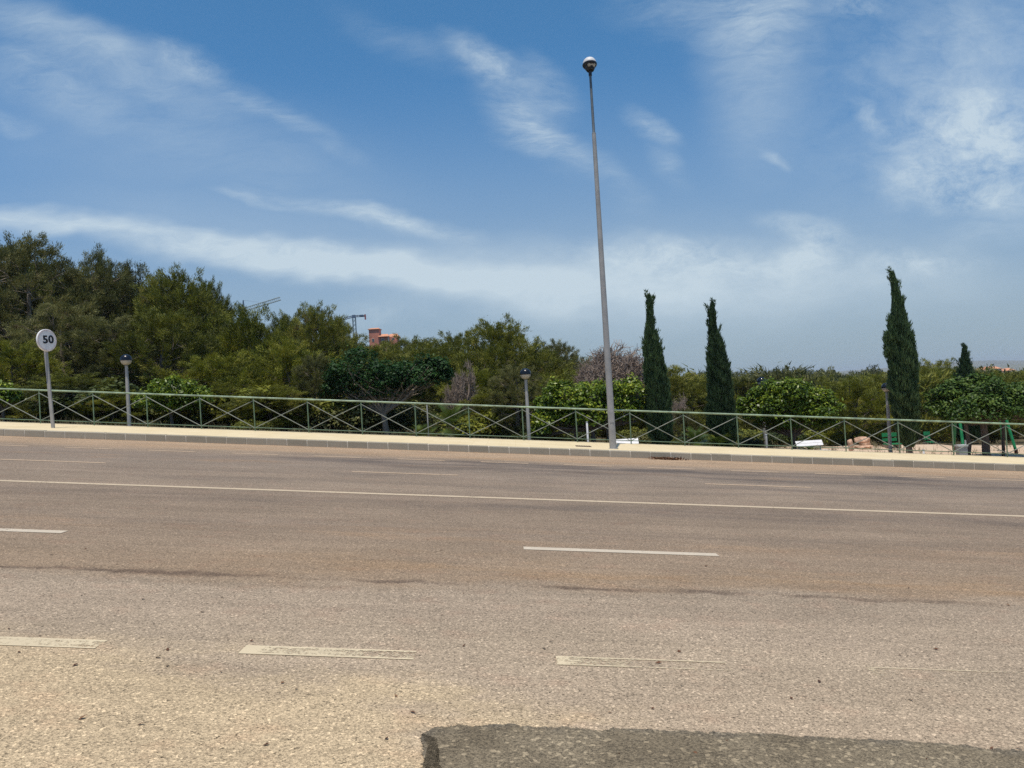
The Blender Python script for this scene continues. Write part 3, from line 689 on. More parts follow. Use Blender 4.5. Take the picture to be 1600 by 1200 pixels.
def pine_meshes(seed, h, rx, mat, lobes=26, puffs=24, per=34, ln=.30, wd=.022, low=.16, airy=.5, peak=.42, trunkmat='bark'):
    rg = np.random.default_rng(seed)
    L = []; lean = rg.normal(size=2) * .05 * h
    def axis(t): return np.array([lean[0] * t * t, lean[1] * t * t, t * h])
    for i in range(lobes):
        t = low + (1 - low - .04) * (i + .5) / lobes + rg.normal() * .03
        t = min(max(t, low), .96)
        pr = ((t - low) / (peak - low)) ** .45 if t < peak else max(0.05, 1 - ((t - peak) / (1 - peak)) ** 2.6) ** .8
        a = i * 2.4 + rg.normal() * .5; rr = rx * pr * rg.uniform(.55, 1.0)
        L.append((axis(t) + np.array([math.cos(a) * rr, math.sin(a) * rr, 0]), rx * rg.uniform(.20, .42), t))
    C = []; D = []; T = []
    for (c, r, t) in L:
        n = int(puffs * rg.uniform(.7, 1.2)); d = R3(rg, n); d[:, 2] = np.where(d[:, 2] < -.25, -d[:, 2] * .6, d[:, 2])
        d /= np.linalg.norm(d, axis=1, keepdims=True)
        q = c + d * r * rg.uniform(.75, 1.15, (n, 1)) * np.array([1, 1, .85])
        C.append(q); dd = d + np.array([0, 0, .7]); D.append(dd); lt = rg.normal() * .16
        T.append(np.clip(.42 + lt + .17 * rg.normal(size=n), 0, 1))
    n = int(30 * airy)                                  # sprigs that break the outline
    a = rg.uniform(0, 6.28, n); tt = rg.uniform(.6, 1.0, n); pr = np.maximum(0.05, 1 - ((tt - peak) / (1 - peak)) ** 2.6) ** .8 * rx * rg.uniform(.5, 1.1, n)
    q = np.stack([lean[0] * tt * tt + np.cos(a) * pr, lean[1] * tt * tt + np.sin(a) * pr, tt * h * 1.02], 1)
    out = np.stack([np.cos(a), np.sin(a), np.full(n, 1.3)], 1) * .16
    for k in range(-2, 4): C.append(q + out * k + rg.normal(size=q.shape) * .05); D.append(out * 6 + rg.normal(size=(n, 3)) * .3); T.append(np.clip(rg.normal(size=n) * .1 + .5, 0, 1))
    C = np.concatenate(C); D = np.concatenate(D); T = np.concatenate(T)
    V, tt = blades(rg, C, D, per, ln, wd, .85, .165 * (ln / .3), T)
    crown = fastmesh('crown', V, 3, tt, mat)
    mb = MB(); rt = .022 * h
    mb.tube([axis(q) + np.array([rg.normal(), rg.normal(), 0]) * .05 - np.array([0, 0, .3 if q == 0 else 0]) for q in (0, .2, .4, .6, .8, .95)], [rt * 1.25, rt, rt * .8, rt * .55, rt * .32, rt * .12], 8)
    for (c, r, t) in L:
        q = max(.06, t - rg.uniform(.06, .18)); limb(mb, axis(q), c, rt * (1.05 - q) * .42, .012, rg)
        for k in range(5 if trunkmat == 'palebark' else 3): limb(mb, axis(q) + (c - axis(q)) * rg.uniform(.5, .9), c + R3(rg, 1)[0] * r * 1.05, .018, .007, rg, .1, 4)
    return crown, mb.mesh('trunk', trunkmat, 60), h, rx

def cloudform(rg, ell, n, shell=.5):
    """n points in the outer shell of a union of ellipsoids ((centre), (radii)), with outward directions"""
    A = np.array([r[0] * r[1] + r[0] * r[2] + r[1] * r[2] for c, r in ell]); A = A / A.sum(); P = []; N = []
    for (c, r), a in zip(ell, A):
        k = int(n * a); d = R3(rg, k); d[:, 2] = np.where(d[:, 2] < -.55, -d[:, 2], d[:, 2])
        s_ = 1 - shell * rg.random((k, 1)) ** 1.5
        P.append(np.array(c) + d * s_ * np.array(r)); N.append(d)
    return np.concatenate(P), np.concatenate(N)

def broadleaf(name, base, lobes, mat, trunks, label, cat='tree', n=9000, ln=.13, wd=.075, group=None, bk='bark', seed=1, lumps=26, lump=.30, t0=.42):
    """a leafy tree or shrub: lobes are (dx, dy, z, rx, ry, rz) above its base; small leaves in clumps on each lobe"""
    rg = np.random.default_rng(seed); ell = []
    for (x, y, z, rx, ry, rz) in lobes:
        ell.append(((x, y, z), (rx * .82, ry * .82, rz * .80)))
        for k in range(lumps):
            d = R3(rg, 1)[0]
            if d[2] < -.4: d[2] *= -1
            s_ = lump * rg.uniform(.6, 1.25)
            ell.append((np.array([x, y, z]) + d * np.array([rx, ry, rz]) * (1 - .55 * s_ / max(rx, rz)), (s_, s_, s_ * .8)))
    P, N = cloudform(rg, ell, n); N = N * .7 + np.array([0, 0, .75])
    zz = P[:, 2]; tv = t0 + .22 * np.sin(P[:, 0] * 3.1 + seed) * np.sin(P[:, 2] * 4.3 + P[:, 1] * 2.7)
    V, tt = leaves(rg, P, N, ln, wd, tv)
    k = n // 12; i = rg.integers(0, len(P), k)                       # young shoots that stand proud
    V2, t2 = leaves(rg, P[i] + N[i] * rg.uniform(.03, .16, (k, 1)), N[i] + R3(rg, k), ln * 1.1, wd * .8, np.full(k, t0 + .25))
    root = empty(name, base, label=label, cat=cat, group=group)
    link('crown', fastmesh('crown', np.concatenate([V, V2]), 4, np.concatenate([tt, t2]), mat), root)
    if trunks:
        mb = MB()
        for (p0, p1, r0, r1) in trunks:
            limb(mb, p0, p1, r0, r1, rg, .05, 9)
            for (x, y, z, rx, ry, rz) in lobes:
                if abs(x - p1[0]) < 2.2:
                    for k in range(5): limb(mb, p1, np.array([x, y, z]) + R3(rg, 1)[0] * np.array([rx, ry, rz]) * .7, r1 * .6, .012, rg, .1, 5)
        mb.build('trunk', bk, root, smooth=60)
    return root

def cypress(u, v, d, wpx, label, seed, ub, vb, fork=False):
    top = at(u, v, d); ft = at(ub, vb, d); zb = ground_z(ft.x, d); H = top.z - zb; W_ = wpx / FPX * d / 2; dx = top.x - ft.x
    rg = np.random.default_rng(seed + 40); w1, w2 = rg.uniform(0, 6, 2)
    def axx(t): return dx * t + .035 * np.sin(t * 7 + w1) * t + .035 * np.sin(t * 17 + w2) * np.clip((t - .55) / .3, 0, 1)
    rg = np.random.default_rng(seed)
    root = empty('cypress_tree', (ft.x, d, zb), label=label, cat='cypress', group='cypresses behind the railing')
    n = 5200; t = rg.random(n) ** .85
    kn = [0, .06, .22, .375, .49, .6, .71, .82, .92, 1.0]; kv = [.45, .70, .84, .78, .66, .54, .38, .17, .08, .02] if not fork else [.32, .55, .78, .92, .86, .72, .50, .28, .12, .02]
    def prof(t): return W_ * np.interp(t, kn, kv)
    a = rg.uniform(0, 6.283, n)
    und = 1 + .20 * np.sin(a * 3 + t * 21 + seed) * np.sin(t * 33 + a) + .12 * np.sin(t * 70 + a * 5)
    r = prof(t) * und * (1 - .35 * rg.random(n) ** 2)
    ax = np.stack([axx(t), .03 * np.sin(t * 5), .06 * H + t * .94 * H], 1)
    C = ax + np.stack([np.cos(a) * r, np.sin(a) * r, 0 * r], 1)
    D = np.stack([np.cos(a) * .5 * (1 - t) ** .6, np.sin(a) * .5 * (1 - t) ** .6, np.full(n, 1.25)], 1)
    tint = .42 + .20 * np.sin(a * 4 + t * 17) * np.sin(t * 29) + .08 * rg.normal(size=n)
    V, tt = blades(rg, C, D, 7, .15, .018, .28, .024, np.clip(tint, 0, 1))
    if fork:
        m = 240; t2 = rg.random(m); C2 = np.stack([axx(.6) + W_ * .80 + rg.normal(size=m) * .07 * (1 - t2 * .7), rg.normal(size=m) * .07, H * (.50 + .17 * t2)], 1)
        Vx, tx = blades(rg, C2, np.tile([.2, 0, 1.2], (m, 1)), 7, .16, .018, .4, .03, np.full(m, .5)); V = np.concatenate([V, Vx]); tt = np.concatenate([tt, tx])
        C2 = np.stack([axx(.6) - W_ * .85 + rg.normal(size=m) * .06, rg.normal(size=m) * .06, H * (.55 + .13 * t2)], 1)
        Vx, tx = blades(rg, C2, np.tile([-.3, 0, 1.0], (m, 1)), 7, .16, .018, .4, .03, np.full(m, .5)); V = np.concatenate([V, Vx]); tt = np.concatenate([tt, tx])
    m = 60; t3 = rg.uniform(.05, .93, m); a3 = rg.uniform(0, 6.283, m); tip = rg.uniform(.5, 1.3, m)                    # sprays that break the outline
    for q in range(7):
        r3 = np.interp(t3, kn, kv) * W_ * .85 + .018 * q * tip; z3 = .06 * H + t3 * .94 * H + .055 * q * tip
        bx = axx(t3)
        C3 = np.stack([bx + np.cos(a3) * r3, np.sin(a3) * r3, z3], 1)
        Vx, tx = blades(rg, C3, np.stack([np.cos(a3) * .5, np.sin(a3) * .5, np.full(m, 1.2)], 1), 9, .13, .016, .45, .03, np.full(m, .5)); V = np.concatenate([V, Vx]); tt = np.concatenate([tt, tx])
    for q in range(9):                                                                                                  # the wispy bent tip
        C3 = np.array([[axx(1.0) - .010 * q * (1 if seed != 2 else -.3), 0, H * (.955 + .010 * q)]] * 3) + rg.normal(size=(3, 3)) * .035
        Vx, tx = blades(rg, C3, np.tile([-.3, 0, 1.0], (3, 1)), 9, .10, .014, .8, .02, np.full(3, .5)); V = np.concatenate([V, Vx]); tt = np.concatenate([tt, tx])
    link('crown', fastmesh('crown', V, 3, tt, 'cypress'), root)
    mb = MB(); tz = [0, .25, .5, .75, .97]
    mb.tube([(0, 0, -.25)] + [(float(axx(q)), .03 * math.sin(q * 5), q * H) for q in tz], [.12, .11, .09, .06, .035, .01], 9)
    mb.build('trunk', 'bark', root, smooth=60)
    return root

def bare_tree(u, v, d, wpx, label, seed, kids=5, mat='twig'):
    top = at(u, v, d); zb = ground_z(top.x, d); H = top.z - zb; W_ = wpx / FPX * d / 2
    rg = np.random.default_rng(seed); root = empty('bare_tree', (top.x, d, zb), label=label, cat='tree')
    mb = MB(); mt = MB()
    def grow(p, dr, L, r, lev):
        q = p + dr * L
        (mt if lev < 2 else mb).tube([p, (p + q) / 2 + rg.normal(size=3) * L * .07, q], [r, r * .8, r * .55], 6 if lev < 2 else 3, caps=False)
        if lev >= 5: return
        for k in range(kids if lev else kids + 2):
            d2 = dr * .75 + R3(rg, 1)[0] * .85; d2[2] += .18; d2 /= np.linalg.norm(d2)
            grow(p + dr * L * rg.uniform(.45, 1.0), d2, L * rg.uniform(.55, .78), max(.007, r * .5), lev + 1)
    grow(np.array([0, 0, -.2]), np.array([0, 0, 1.]), 1.0, .1, 0)
    V = np.concatenate(mb.v + mt.v); sz = V[:, 2].max(); sx = np.percentile(np.abs(V[:, 0]), 97)
    for m_ in (mb, mt): m_.v = [q * np.array([W_ / sx, W_ / sx, H / sz]) for q in m_.v]
    mt.build('trunk', mat, root, smooth=60); mb.build('crown', mat, root, smooth=None)

def palm(u, v, d, size, label, seed, trunk_h=.5, fan=False):
    c = at(u, v, d); zb = ground_z(c.x, d); rg = np.random.default_rng(seed)
    root = empty('palm_plant', (c.x, d, zb), label=label, cat='palm'); V = []; T = []
    for i in range(26):
        a = i * 2.4 + rg.normal() * .2; el = rad(88 - 95 * (i / 26) ** .8 + rg.normal() * 6); L = size * rg.uniform(.75, 1.1); p = np.array([0, 0, trunk_h]); tl = .3 + .45 * rg.random()
        h = np.array([math.cos(a), math.sin(a), 0]); pts = []
        for k in range(13):
            pts.append(p.copy()); e = el - 1.1 * (k / 12) ** 1.6; p = p + (h * math.cos(e) + np.array([0, 0, math.sin(e)])) * L / 12
        side = np.array([-h[1], h[0], 0])
        for k in range(3, 13):
            for s_ in (-1, 1):
                for j in (0, .5):
                    q = pts[k] + (pts[min(k + 1, 12)] - pts[k]) * j; f = (pts[k] - pts[k - 1]) / (L / 12); l_ = size * .34 * math.sin(math.pi * (k - 2) / 11.5) + .05
                    tip = q + side * s_ * l_ * .75 + f * l_ * .65 + np.array([0, 0, .10 * l_]); w = f * .016
                    V += [q - w, q + w, tip]; T.append(tl + rg.normal() * .08)
        for k in range(12):
            w = side * .012; V += [pts[k] - w, pts[k] + w, pts[k + 1]]; T.append(tl)
    link('crown', fastmesh('crown', np.array(V), 3, np.clip(np.array(T), 0, 1), 'palm'), root)
    mb = MB(); zs = np.linspace(-.2, trunk_h + .05, 9)
    mb.tube([(0, 0, z) for z in zs], [.13 + (.025 if i % 2 else 0) for i in range(9)], 10); mb.build('trunk', 'palmbark', root)

# ---------------------------------------------------------------- pines
rnd = random.Random(7)
PV = {
    'tall': [pine_meshes(s_, 9, 2.6, 'pine_grey', 34, 24, 66, .17, .0150, .12, 1.6, .50, 'palebark') for s_ in (1, 2, 3)],
    'round': [pine_meshes(s_, 6, 2.3, 'pine', 30, 24, 66, .155, .0145, .05, 1.2, .45) for s_ in (4, 5, 6)],
    'young': [pine_meshes(s_, 4, 1.7, 'pine_yellow', 27, 22, 60, .135, .0125, .03, 1.0, .42) for s_ in (7, 8, 9)],
    'far': [pine_meshes(s_, 6, 2.6, m_, 18, 16, 15, .55, .055, .05, .25, .40) for s_, m_ in ((10, 'pine'), (11, 'pine'), (12, 'pine_grey'), (13, 'pine_yellow'))],
}
PINE_GROUP = 'pines in the wood behind the railing'
def put_pine(kind, x, y, z, H, Wd, label, idx=None, name='pine_tree'):
    vs = PV[kind]; cr, tr, h, rx = vs[rnd.randrange(len(vs)) if idx is None else idx % len(vs)]
    root = empty(name, (x, y, z), rnd.uniform(0, 6.28), label=label, cat='pine', group=PINE_GROUP)
    root.scale = (Wd / 2 / rx, Wd / 2 / rx, H / h)
    link('crown', cr, root); link('trunk', tr, root); return root
def pine_px(kind, u, v, d, wpx, label, idx=None):
    p = at(u, v, d); z = ground_z(p.x, d); return put_pine(kind, p.x, d, z - .1, max(1.2, (p.z - z) * .97), wpx / FPX * d * 1.22, label, idx)

NEAR = [
    ('tall', 42, 384, 38, 150, 'tall dark pine with an airy top at the left edge, above the round 50 sign'),
    ('tall', -40, 395, 39, 150, 'tall dark pine cut off by the left edge of the photo'),
    ('tall', 140, 402, 40, 105, 'tall grey-green pine with a ragged thin top, right of the round 50 sign'),
    ('tall', 212, 424, 42, 115, 'dark pine with a low ragged top, right behind the leftmost globe lamp'),
    ('round', 278, 438, 38, 130, 'broad dense dark pine at the right shoulder of the tall left group'),
    ('round', 328, 454, 42, 62, 'pine with a pointed top on the slope left of the green crane'),
    ('tall', 92, 480, 33, 120, 'grey-green pine with bare twigs behind the round 50 sign'),
    ('young', 20, 545, 30, 110, 'yellow-green young pine low at the left edge behind the railing'),
    ('tall', 170, 500, 33, 120, 'thin grey pine with pale bare branches, left of the leftmost lamp globe'),
    ('round', 250, 490, 33, 130, 'dense green pine straight above the small bright shrub on the left'),
    ('young', 392, 502, 36, 105, 'yellow-green pine just below the green crane jib'),
    ('young', 352, 560, 31, 110, 'low yellow-green pine between the left shrub and the dark broad tree'),
    ('young', 445, 545, 32, 110, 'low olive pine touching the left side of the dark broad tree'),
    ('round', 495, 489, 46, 95, 'olive pine with a ragged top left of the blue crane'),
    ('round', 450, 500, 55, 90, 'rounded pine on the skyline between the two cranes'),
    ('round', 528, 512, 50, 60, 'pine on the skyline right below the blue crane'),
    ('round', 600, 548, 60, 100, 'flat topped pine right below the salmon building'),
    ('round', 655, 533, 70, 110, 'pine on the skyline right of the salmon building'),
    ('round', 715, 528, 60, 100, 'rounded pine on the skyline above the pale leafless tree'),
    ('round', 782, 511, 38, 120, 'tall olive pine with a spiky top straight above the middle globe lamp'),
    ('tall', 838, 540, 42, 90, 'pine with a sloping right side behind the middle globe lamp'),
    ('tall', 890, 536, 44, 70, 'sparse grey-green pine just left of the tall street light'),
    ('young', 745, 585, 34, 90, 'low olive pine left of the middle globe lamp'),
    ('young', 560, 575, 36, 90, 'pine half hidden behind the left of the dark broad tree'),
    ('round', 665, 560, 48, 90, 'pine seen above the gap in the dark broad tree'),
    ('young', 860, 590, 32, 80, 'low pine behind the left end of the clipped bright tree'),
    ('round', 1452, 570, 60, 90, 'round pale olive pine right behind the tallest cypress'),
    ('round', 1080, 592, 46, 110, 'yellowish pine filling the gap between the two middle cypresses'),
    ('round', 1140, 596, 50, 80, 'olive pine close behind the right one of the middle cypresses'),
    ('young', 1335, 600, 36, 100, 'reddish olive pine right of the round bright green tree'),
    ('young', 1290, 612, 40, 80, 'low olive pine behind the right half of the round bright green tree'),
    ('round', 1378, 590, 44, 80, 'olive pine left of the tallest cypress'),
    ('round', 105, 585, 28.5, 130, 'low dark pine with drooping branches behind the post of the round 50 sign'),
    ('young', 175, 612, 28, 80, 'small green pine bush just left of the leftmost lamp pole'),
    ('round', 330, 600, 29.5, 110, 'low spreading dark pine right of the small bright citrus tree'),
    ('round', 420, 605, 29, 120, 'low spreading pine under the yellow-green ones left of the dark broad tree'),
    ('round', 765, 610, 30, 90, 'dark low pine left of the middle lamp pole'),
    ('round', -20, 600, 29, 90, 'low dark pine at the left end of the railing'),
]
for (k, u, v, d, w_, lb) in NEAR: pine_px(k, u, v, d, w_, lb)
for (u, v, d, w_) in ((-60, 415, 47, 130), (20, 410, 48, 120), (85, 425, 49, 110), (125, 440, 48, 100), (180, 445, 50, 110), (240, 455, 50, 110), (300, 470, 52, 90), (350, 492, 56, 80), (820, 560, 52, 80), (760, 545, 50, 70)):
    pine_px('round', u, v, d, w_, 'dark pine standing in the second row, mostly hidden by the pines in front of it')
LB1 = 'bushy olive pine packed among others in the wood behind the railing'
def scatter_pines():
    rg = random.Random(21); n = 0; pts = []
    tries = 0
    while n < 150 and tries < 9000:
        tries += 1
        y = 40 + 75 * rg.random() ** 1.2; a = rg.uniform(-.85, .85); x = a * y
        u = 800 + a * 1200
        if a < -.1 and y < 48: continue
        if any((x - p[0]) ** 2 + (y - p[1]) ** 2 < (2.3 + .012 * y) ** 2 for p in pts): continue
        pts.append((x, y)); z = ground_z(x, y)
        H = rg.uniform(4.2, 6.2) if a < 0 else rg.uniform(3.4, 5.0)
        # the tree tops keep under the skyline of the photograph
        sky = np.interp(u, [0, 200, 350, 500, 600, 780, 950, 1040, 1600], [1.9, 1.6, 1.3, 1.2, .82, .75, .6, .12, -.2]) * .1 * y / 1.2 * 1.0 + EYE
        H = min(H, sky - z)
        if H < 2: continue
        kind = rg.choice(['round', 'round', 'young', 'far', 'far']) if y < 65 else 'far'
        put_pine(kind, x, y, z - .1, H, H * rg.uniform(.95, 1.35), LB1); n += 1
scatter_pines()

def far_wood():
    """the mass of pines from the valley to the far ridge, too many and too far to tell apart"""
    rg = np.random.default_rng(5); Vs = []; Ts = []; src = []
    for s_ in range(5):
        lob = R3(rg, 150); lob[:, 2] = np.abs(lob[:, 2]); C = lob * np.array([1, 1, 1]) * rg.uniform(.75, 1.08, (150, 1)) + rg.normal(size=(150, 3)) * .05
        C *= (1 + .18 * np.sin(lob[:, :1] * 5 + s_) * np.sin(lob[:, 1:2] * 4))
        V, t = blades(rg, C, lob + np.array([0, 0, .2]), 9, .11, .035, 1.1, .05, np.full(150, .42)); src.append((V, t))
    cnt = 0
    for k in range(5600):
        y = 105 * (7.0 ** rg.random()); a = rg.uniform(-.8, .8); x = a * y
        if a < -.25 and y > 420: continue
        if a > .42 and y > 330: continue
        if abs(a + .165) < .05 and 225 < y < 275: continue
        z = ground_z(x, y); H = (rg.uniform(3.2, 6.0) if y < 170 else rg.uniform(2.6, 4.6) + 3.4 * rg.random() ** 3) * (1 if a > -.1 else 1.15); w_ = rg.uniform(2.4, 3.8) if y < 170 else H * rg.uniform(.55, .80)
        V, t = src[rg.integers(5)]; th = rg.uniform(0, 6.28); c, s_ = math.cos(th), math.sin(th)
        Q = np.stack([(V[:, 0] * c - V[:, 1] * s_) * w_ + x, (V[:, 0] * s_ + V[:, 1] * c) * w_ + y, V[:, 2] * H * .92 + z - .2], 1)
        dead = rg.random() < (.10 if a < .2 else .16)
        Vs.append(Q); Ts.append(np.clip(t + rg.normal() * .12, 0, .88) if not dead else np.full(len(t), 1.0)); cnt += 1
    me = fastmesh('far_pine_wood', np.concatenate(Vs), 3, np.concatenate(Ts), 'pine_far')
    tag(link('far_pine_wood', me), label='far pine wood covering the valley and the ridge on the skyline', cat='wood', kind='stuff')
M['pine_far'] = foliage('far_pine_needles', (.06, .066, .016, 1), (.15, .156, .032, 1), (.22, .21, .055, 1), .2, tips=(.20, .155, .115, 1))
far_wood()

# ---------------------------------------------------------------- cypresses, palms, broadleaf and bare trees
cypress(1013, 466, 27, 42, 'dark slim cypress standing just right of the tall street light', 1, 1034, 690)
cypress(1113, 478, 27, 46, 'dark slim cypress with a crooked thin top, just left of the round bright green tree', 2, 1132, 695)
cypress(1397, 430, 27, 42, 'tallest dark cypress, with a round foot beside the red boulders', 3, 1421, 705, fork=True)
cypress(1506, 543, 38, 52, 'cypress whose tip rises out of the big dark tree on the right', 4, 1514, 690)

def gbase(u, v, d):
    p = at(u, v, d); return Vector((p.x, d, ground_z(p.x, d)))
def lobes_px(base, d, L):
    """lobes given by photo pixels (u, v, half width, half height, depth offset) at distance d"""
    o = []
    for (u, v, hw, hh, dy) in L:
        p = at(u, v, d + dy); k = (d + dy) / FPX; o.append((p.x - base.x, dy, p.z - base.z, hw * k, min(hw * k, 1.3), hh * k))
    return o
b = gbase(605, 665, 28.5)
broadleaf('dark_broadleaf_tree', b, lobes_px(b, 28.5, [(565, 586, 52, 40, 0), (535, 605, 34, 32, .6), (610, 598, 42, 34, .5), (655, 590, 46, 34, -.2), (680, 582, 26, 26, 0), (600, 612, 60, 22, .3)]), 'fig',
          [((0, 0, -.1), (-.12, 0, .95), .13, .10), ((-.12, 0, .92), (-.9, .1, 1.5), .075, .05), ((-.12, 0, .92), (.65, -.1, 1.55), .075, .05)],
          'broad dark green tree with two low domes and a pale forked trunk behind the railing', n=15000, ln=.12, wd=.065, bk='palebark', seed=3, lumps=20, lump=.28, t0=.38)
b = gbase(925, 690, 27.5)
broadleaf('clipped_broadleaf_tree', b, lobes_px(b, 27.5, [(880, 630, 42, 34, 0), (930, 634, 52, 38, .3), (975, 628, 44, 34, 0), (1000, 645, 16, 24, 0), (860, 650, 26, 30, .2), (920, 655, 60, 22, .2), (850, 670, 18, 18, -.3)]), 'citrus',
          [((.1, 0, -.1), (.05, 0, .8), .10, .07), ((-.5, .2, -.1), (-.6, .1, .8), .05, .04)],
          'wide bright green leafy tree behind the foot of the tall street light', n=17000, ln=.135, wd=.08, seed=4, lumps=20, lump=.26)
b = gbase(1240, 690, 28.5)
broadleaf('round_broadleaf_tree', b, lobes_px(b, 28.5, [(1230, 640, 74, 42, 0), (1275, 642, 40, 38, .2), (1190, 642, 38, 34, .2), (1225, 622, 52, 26, 0), (1240, 662, 58, 22, .3)]), 'citrus',
          [((0, 0, -.1), (0, 0, .6), .10, .08)], 'round bright green leafy tree straight behind the railing, above the white bench', n=17000, ln=.135, wd=.08, seed=5, lumps=20, lump=.28)
b = gbase(1540, 705, 26.2)
broadleaf('carob_tree', b, lobes_px(b, 27.2, [(1500, 624, 56, 34, 0), (1560, 628, 58, 32, .3), (1628, 610, 60, 36, 0), (1462, 628, 34, 30, .2), (1530, 635, 80, 28, .4), (1600, 635, 70, 30, .4), (1500, 645, 60, 24, -.5), (1570, 642, 60, 26, -.4), (1640, 640, 60, 28, -.4), (1460, 645, 26, 20, 0)]), 'carob',
          [((.08, 0, -.15), (.02, .1, 1.5), .14, .10), ((-.42, .2, -.15), (-.5, .2, 1.3), .075, .06), ((.85, .4, -.15), (.9, .4, 1.4), .05, .05)],
          'big dense dark green tree with two dark trunks at the right end of the railing', n=38000, ln=.13, wd=.075, seed=6, lumps=20, lump=.30)
b = gbase(270, 668, 26.5)
broadleaf('small_citrus_tree', b, lobes_px(b, 26.5, [(272, 616, 44, 24, 0), (240, 630, 26, 20, 0), (305, 622, 24, 18, .2), (275, 636, 40, 14, .2)]), 'citrus',
          [((0, 0, -.1), (-.05, 0, .65), .06, .05)], 'small bright green leafy tree behind the railing right of the leftmost globe lamp', n=8000, ln=.12, wd=.07, seed=7, lumps=16, lump=.22, t0=.36)
b = gbase(5, 650, 25.6)
broadleaf('leafy_shrub', b, lobes_px(b, 25.6, [(8, 622, 24, 16, 0), (-15, 620, 26, 22, 0)]), 'citrus', [((0, 0, -.1), (0, 0, .5), .05, .04)],
          'bright leafy shrub cut by the left edge, just behind the railing', 'shrub', n=3500, ln=.15, wd=.085, seed=8, lumps=12, lump=.22, t0=.5)

bare_tree(716, 560, 31, 48, 'small pale leafless tree just right of the dark broad tree', 3)
bare_tree(948, 530, 38, 110, 'wide leafless pinkish tree behind the tall street light', 4, 6)
bare_tree(1000, 562, 42, 60, 'leafless pinkish tree close to the left side of the first cypress', 6)
bare_tree(1055, 610, 33, 34, 'low leafless brown shrub between the two middle cypresses', 9)
palm(703, 655, 25.6, .95, 'small palm with yellowish fronds and a reddish trunk right of the dark broad tree', 1, .55)
palm(1085, 672, 25.8, .72, 'small yellowish palm between the two middle cypresses', 2, .4)
palm(1122, 668, 26.6, .7, 'small green palm half hidden behind the foot of the crooked topped cypress', 3, .3)
palm(660, 680, 25.2, .55, 'low palm tuft at the left side of the reddish palm trunk', 4, .08)
palm(1262, 672, 27.5, .5, 'low yellow-green palm under the round bright tree behind the white bench', 5, .15)

# dark stems seen low through the railing belong to pines set close behind it
for (u, v, d, w_, lb) in ((492, 560, 29.5, 70, 'pine with a dark bare stem under the left dome of the dark broad tree'), (806, 575, 29, 90, 'pine with a dark bare stem next to the middle lamp pole'), (1070, 640, 29, 40, 'little pine with a thin stem right of the first cypress')):
    p = at(u, v, d); z = ground_z(p.x, d); put_pine('tall', p.x, d, z - .1, p.z - z, w_ / FPX * d * 1.1, lb)

# ---------------------------------------------------------------- undergrowth
def bush_meshes(seed, mat, n=2600, ln=.10, wd=.05):
    rg = np.random.default_rng(seed); ell = [((rg.normal() * .3, rg.normal() * .3, .35 + .15 * rg.random()), (.45, .45, .40)) for k in range(5)]
    for k in range(14): d = R3(rg, 1)[0]; ell.append((np.array([d[0] * .65, d[1] * .65, .4 + abs(d[2]) * .4]), (.2, .2, .18)))
    P, N = cloudform(rg, ell, n); V, t = leaves(rg, P, N * .6 + np.array([0, 0, .7]), ln, wd, np.full(len(P), .4) + .15 * np.sin(P[:, 0] * 6 + seed)); 
    return fastmesh('foliage', V, 4, t, mat)
BV = [bush_meshes(1, 'bush'), bush_meshes(2, 'bush'), bush_meshes(3, 'pine'), bush_meshes(4, 'pine_yellow'), bush_meshes(5, 'pine_grey')]
def undergrowth():
    rg = random.Random(4); n = 0
    for k in range(120):
        y = rg.uniform(25.2, 34); a = rg.uniform(-.78, .42); x = a * y
        u = 800 + 1200 * a
        if a > .33 and y < 30: continue
        s_ = rg.uniform(.7, 1.4) if a < .05 else rg.uniform(.5, .95)
        if y < 26.8: s_ *= .5
        if y < 29 and any(p < u < q for p, q in ((1225, 1320), (940, 1020), (660, 760), (1060, 1145))): continue
        if y < 28.5 and a < 0 and math.sin(x * 1.9) < .55: continue
        z = ground_z(x, y)
        if a < -.02 and y > 28: s_ *= 1.5
        o = link('bush', rg.choice(BV[:1] + BV[2:] * 2), None, (x, y, z - .08)); o.rotation_euler = (0, 0, rg.uniform(0, 6.28)); o.scale = (s_ * 1.25, s_ * 1.25, s_)
        tag(o, 'low dark green bush among others under the trees behind the railing', 'bush', 'bushes under the trees behind the railing'); n += 1
undergrowth()
def grass():
    rg = np.random.default_rng(8); n = 3600
    a = rg.uniform(-.8, .8, n); y = rg.uniform(24.3, 34, n); x = a * y
    keep = (np.sin(x * 1.3) * np.sin(y * 1.7 + x) > -.35) & ~((x > 10) & (rg.random(n) < .82)); x = x[keep]; y = y[keep]
    C = np.stack([x, y, [ground_z(p, q) for p, q in zip(x, y)]], 1)
    V, t = blades(rg, C, np.tile([0, 0, 1.3], (len(C), 1)), 12, .20, .009, .75, .08, rg.uniform(.2, .7, len(C)))
    tag(link('dry_grass', fastmesh('dry_grass', V, 3, t, 'straw')), label='dry yellow grass growing between the railing and the trees', cat='grass', kind='stuff')
grass()

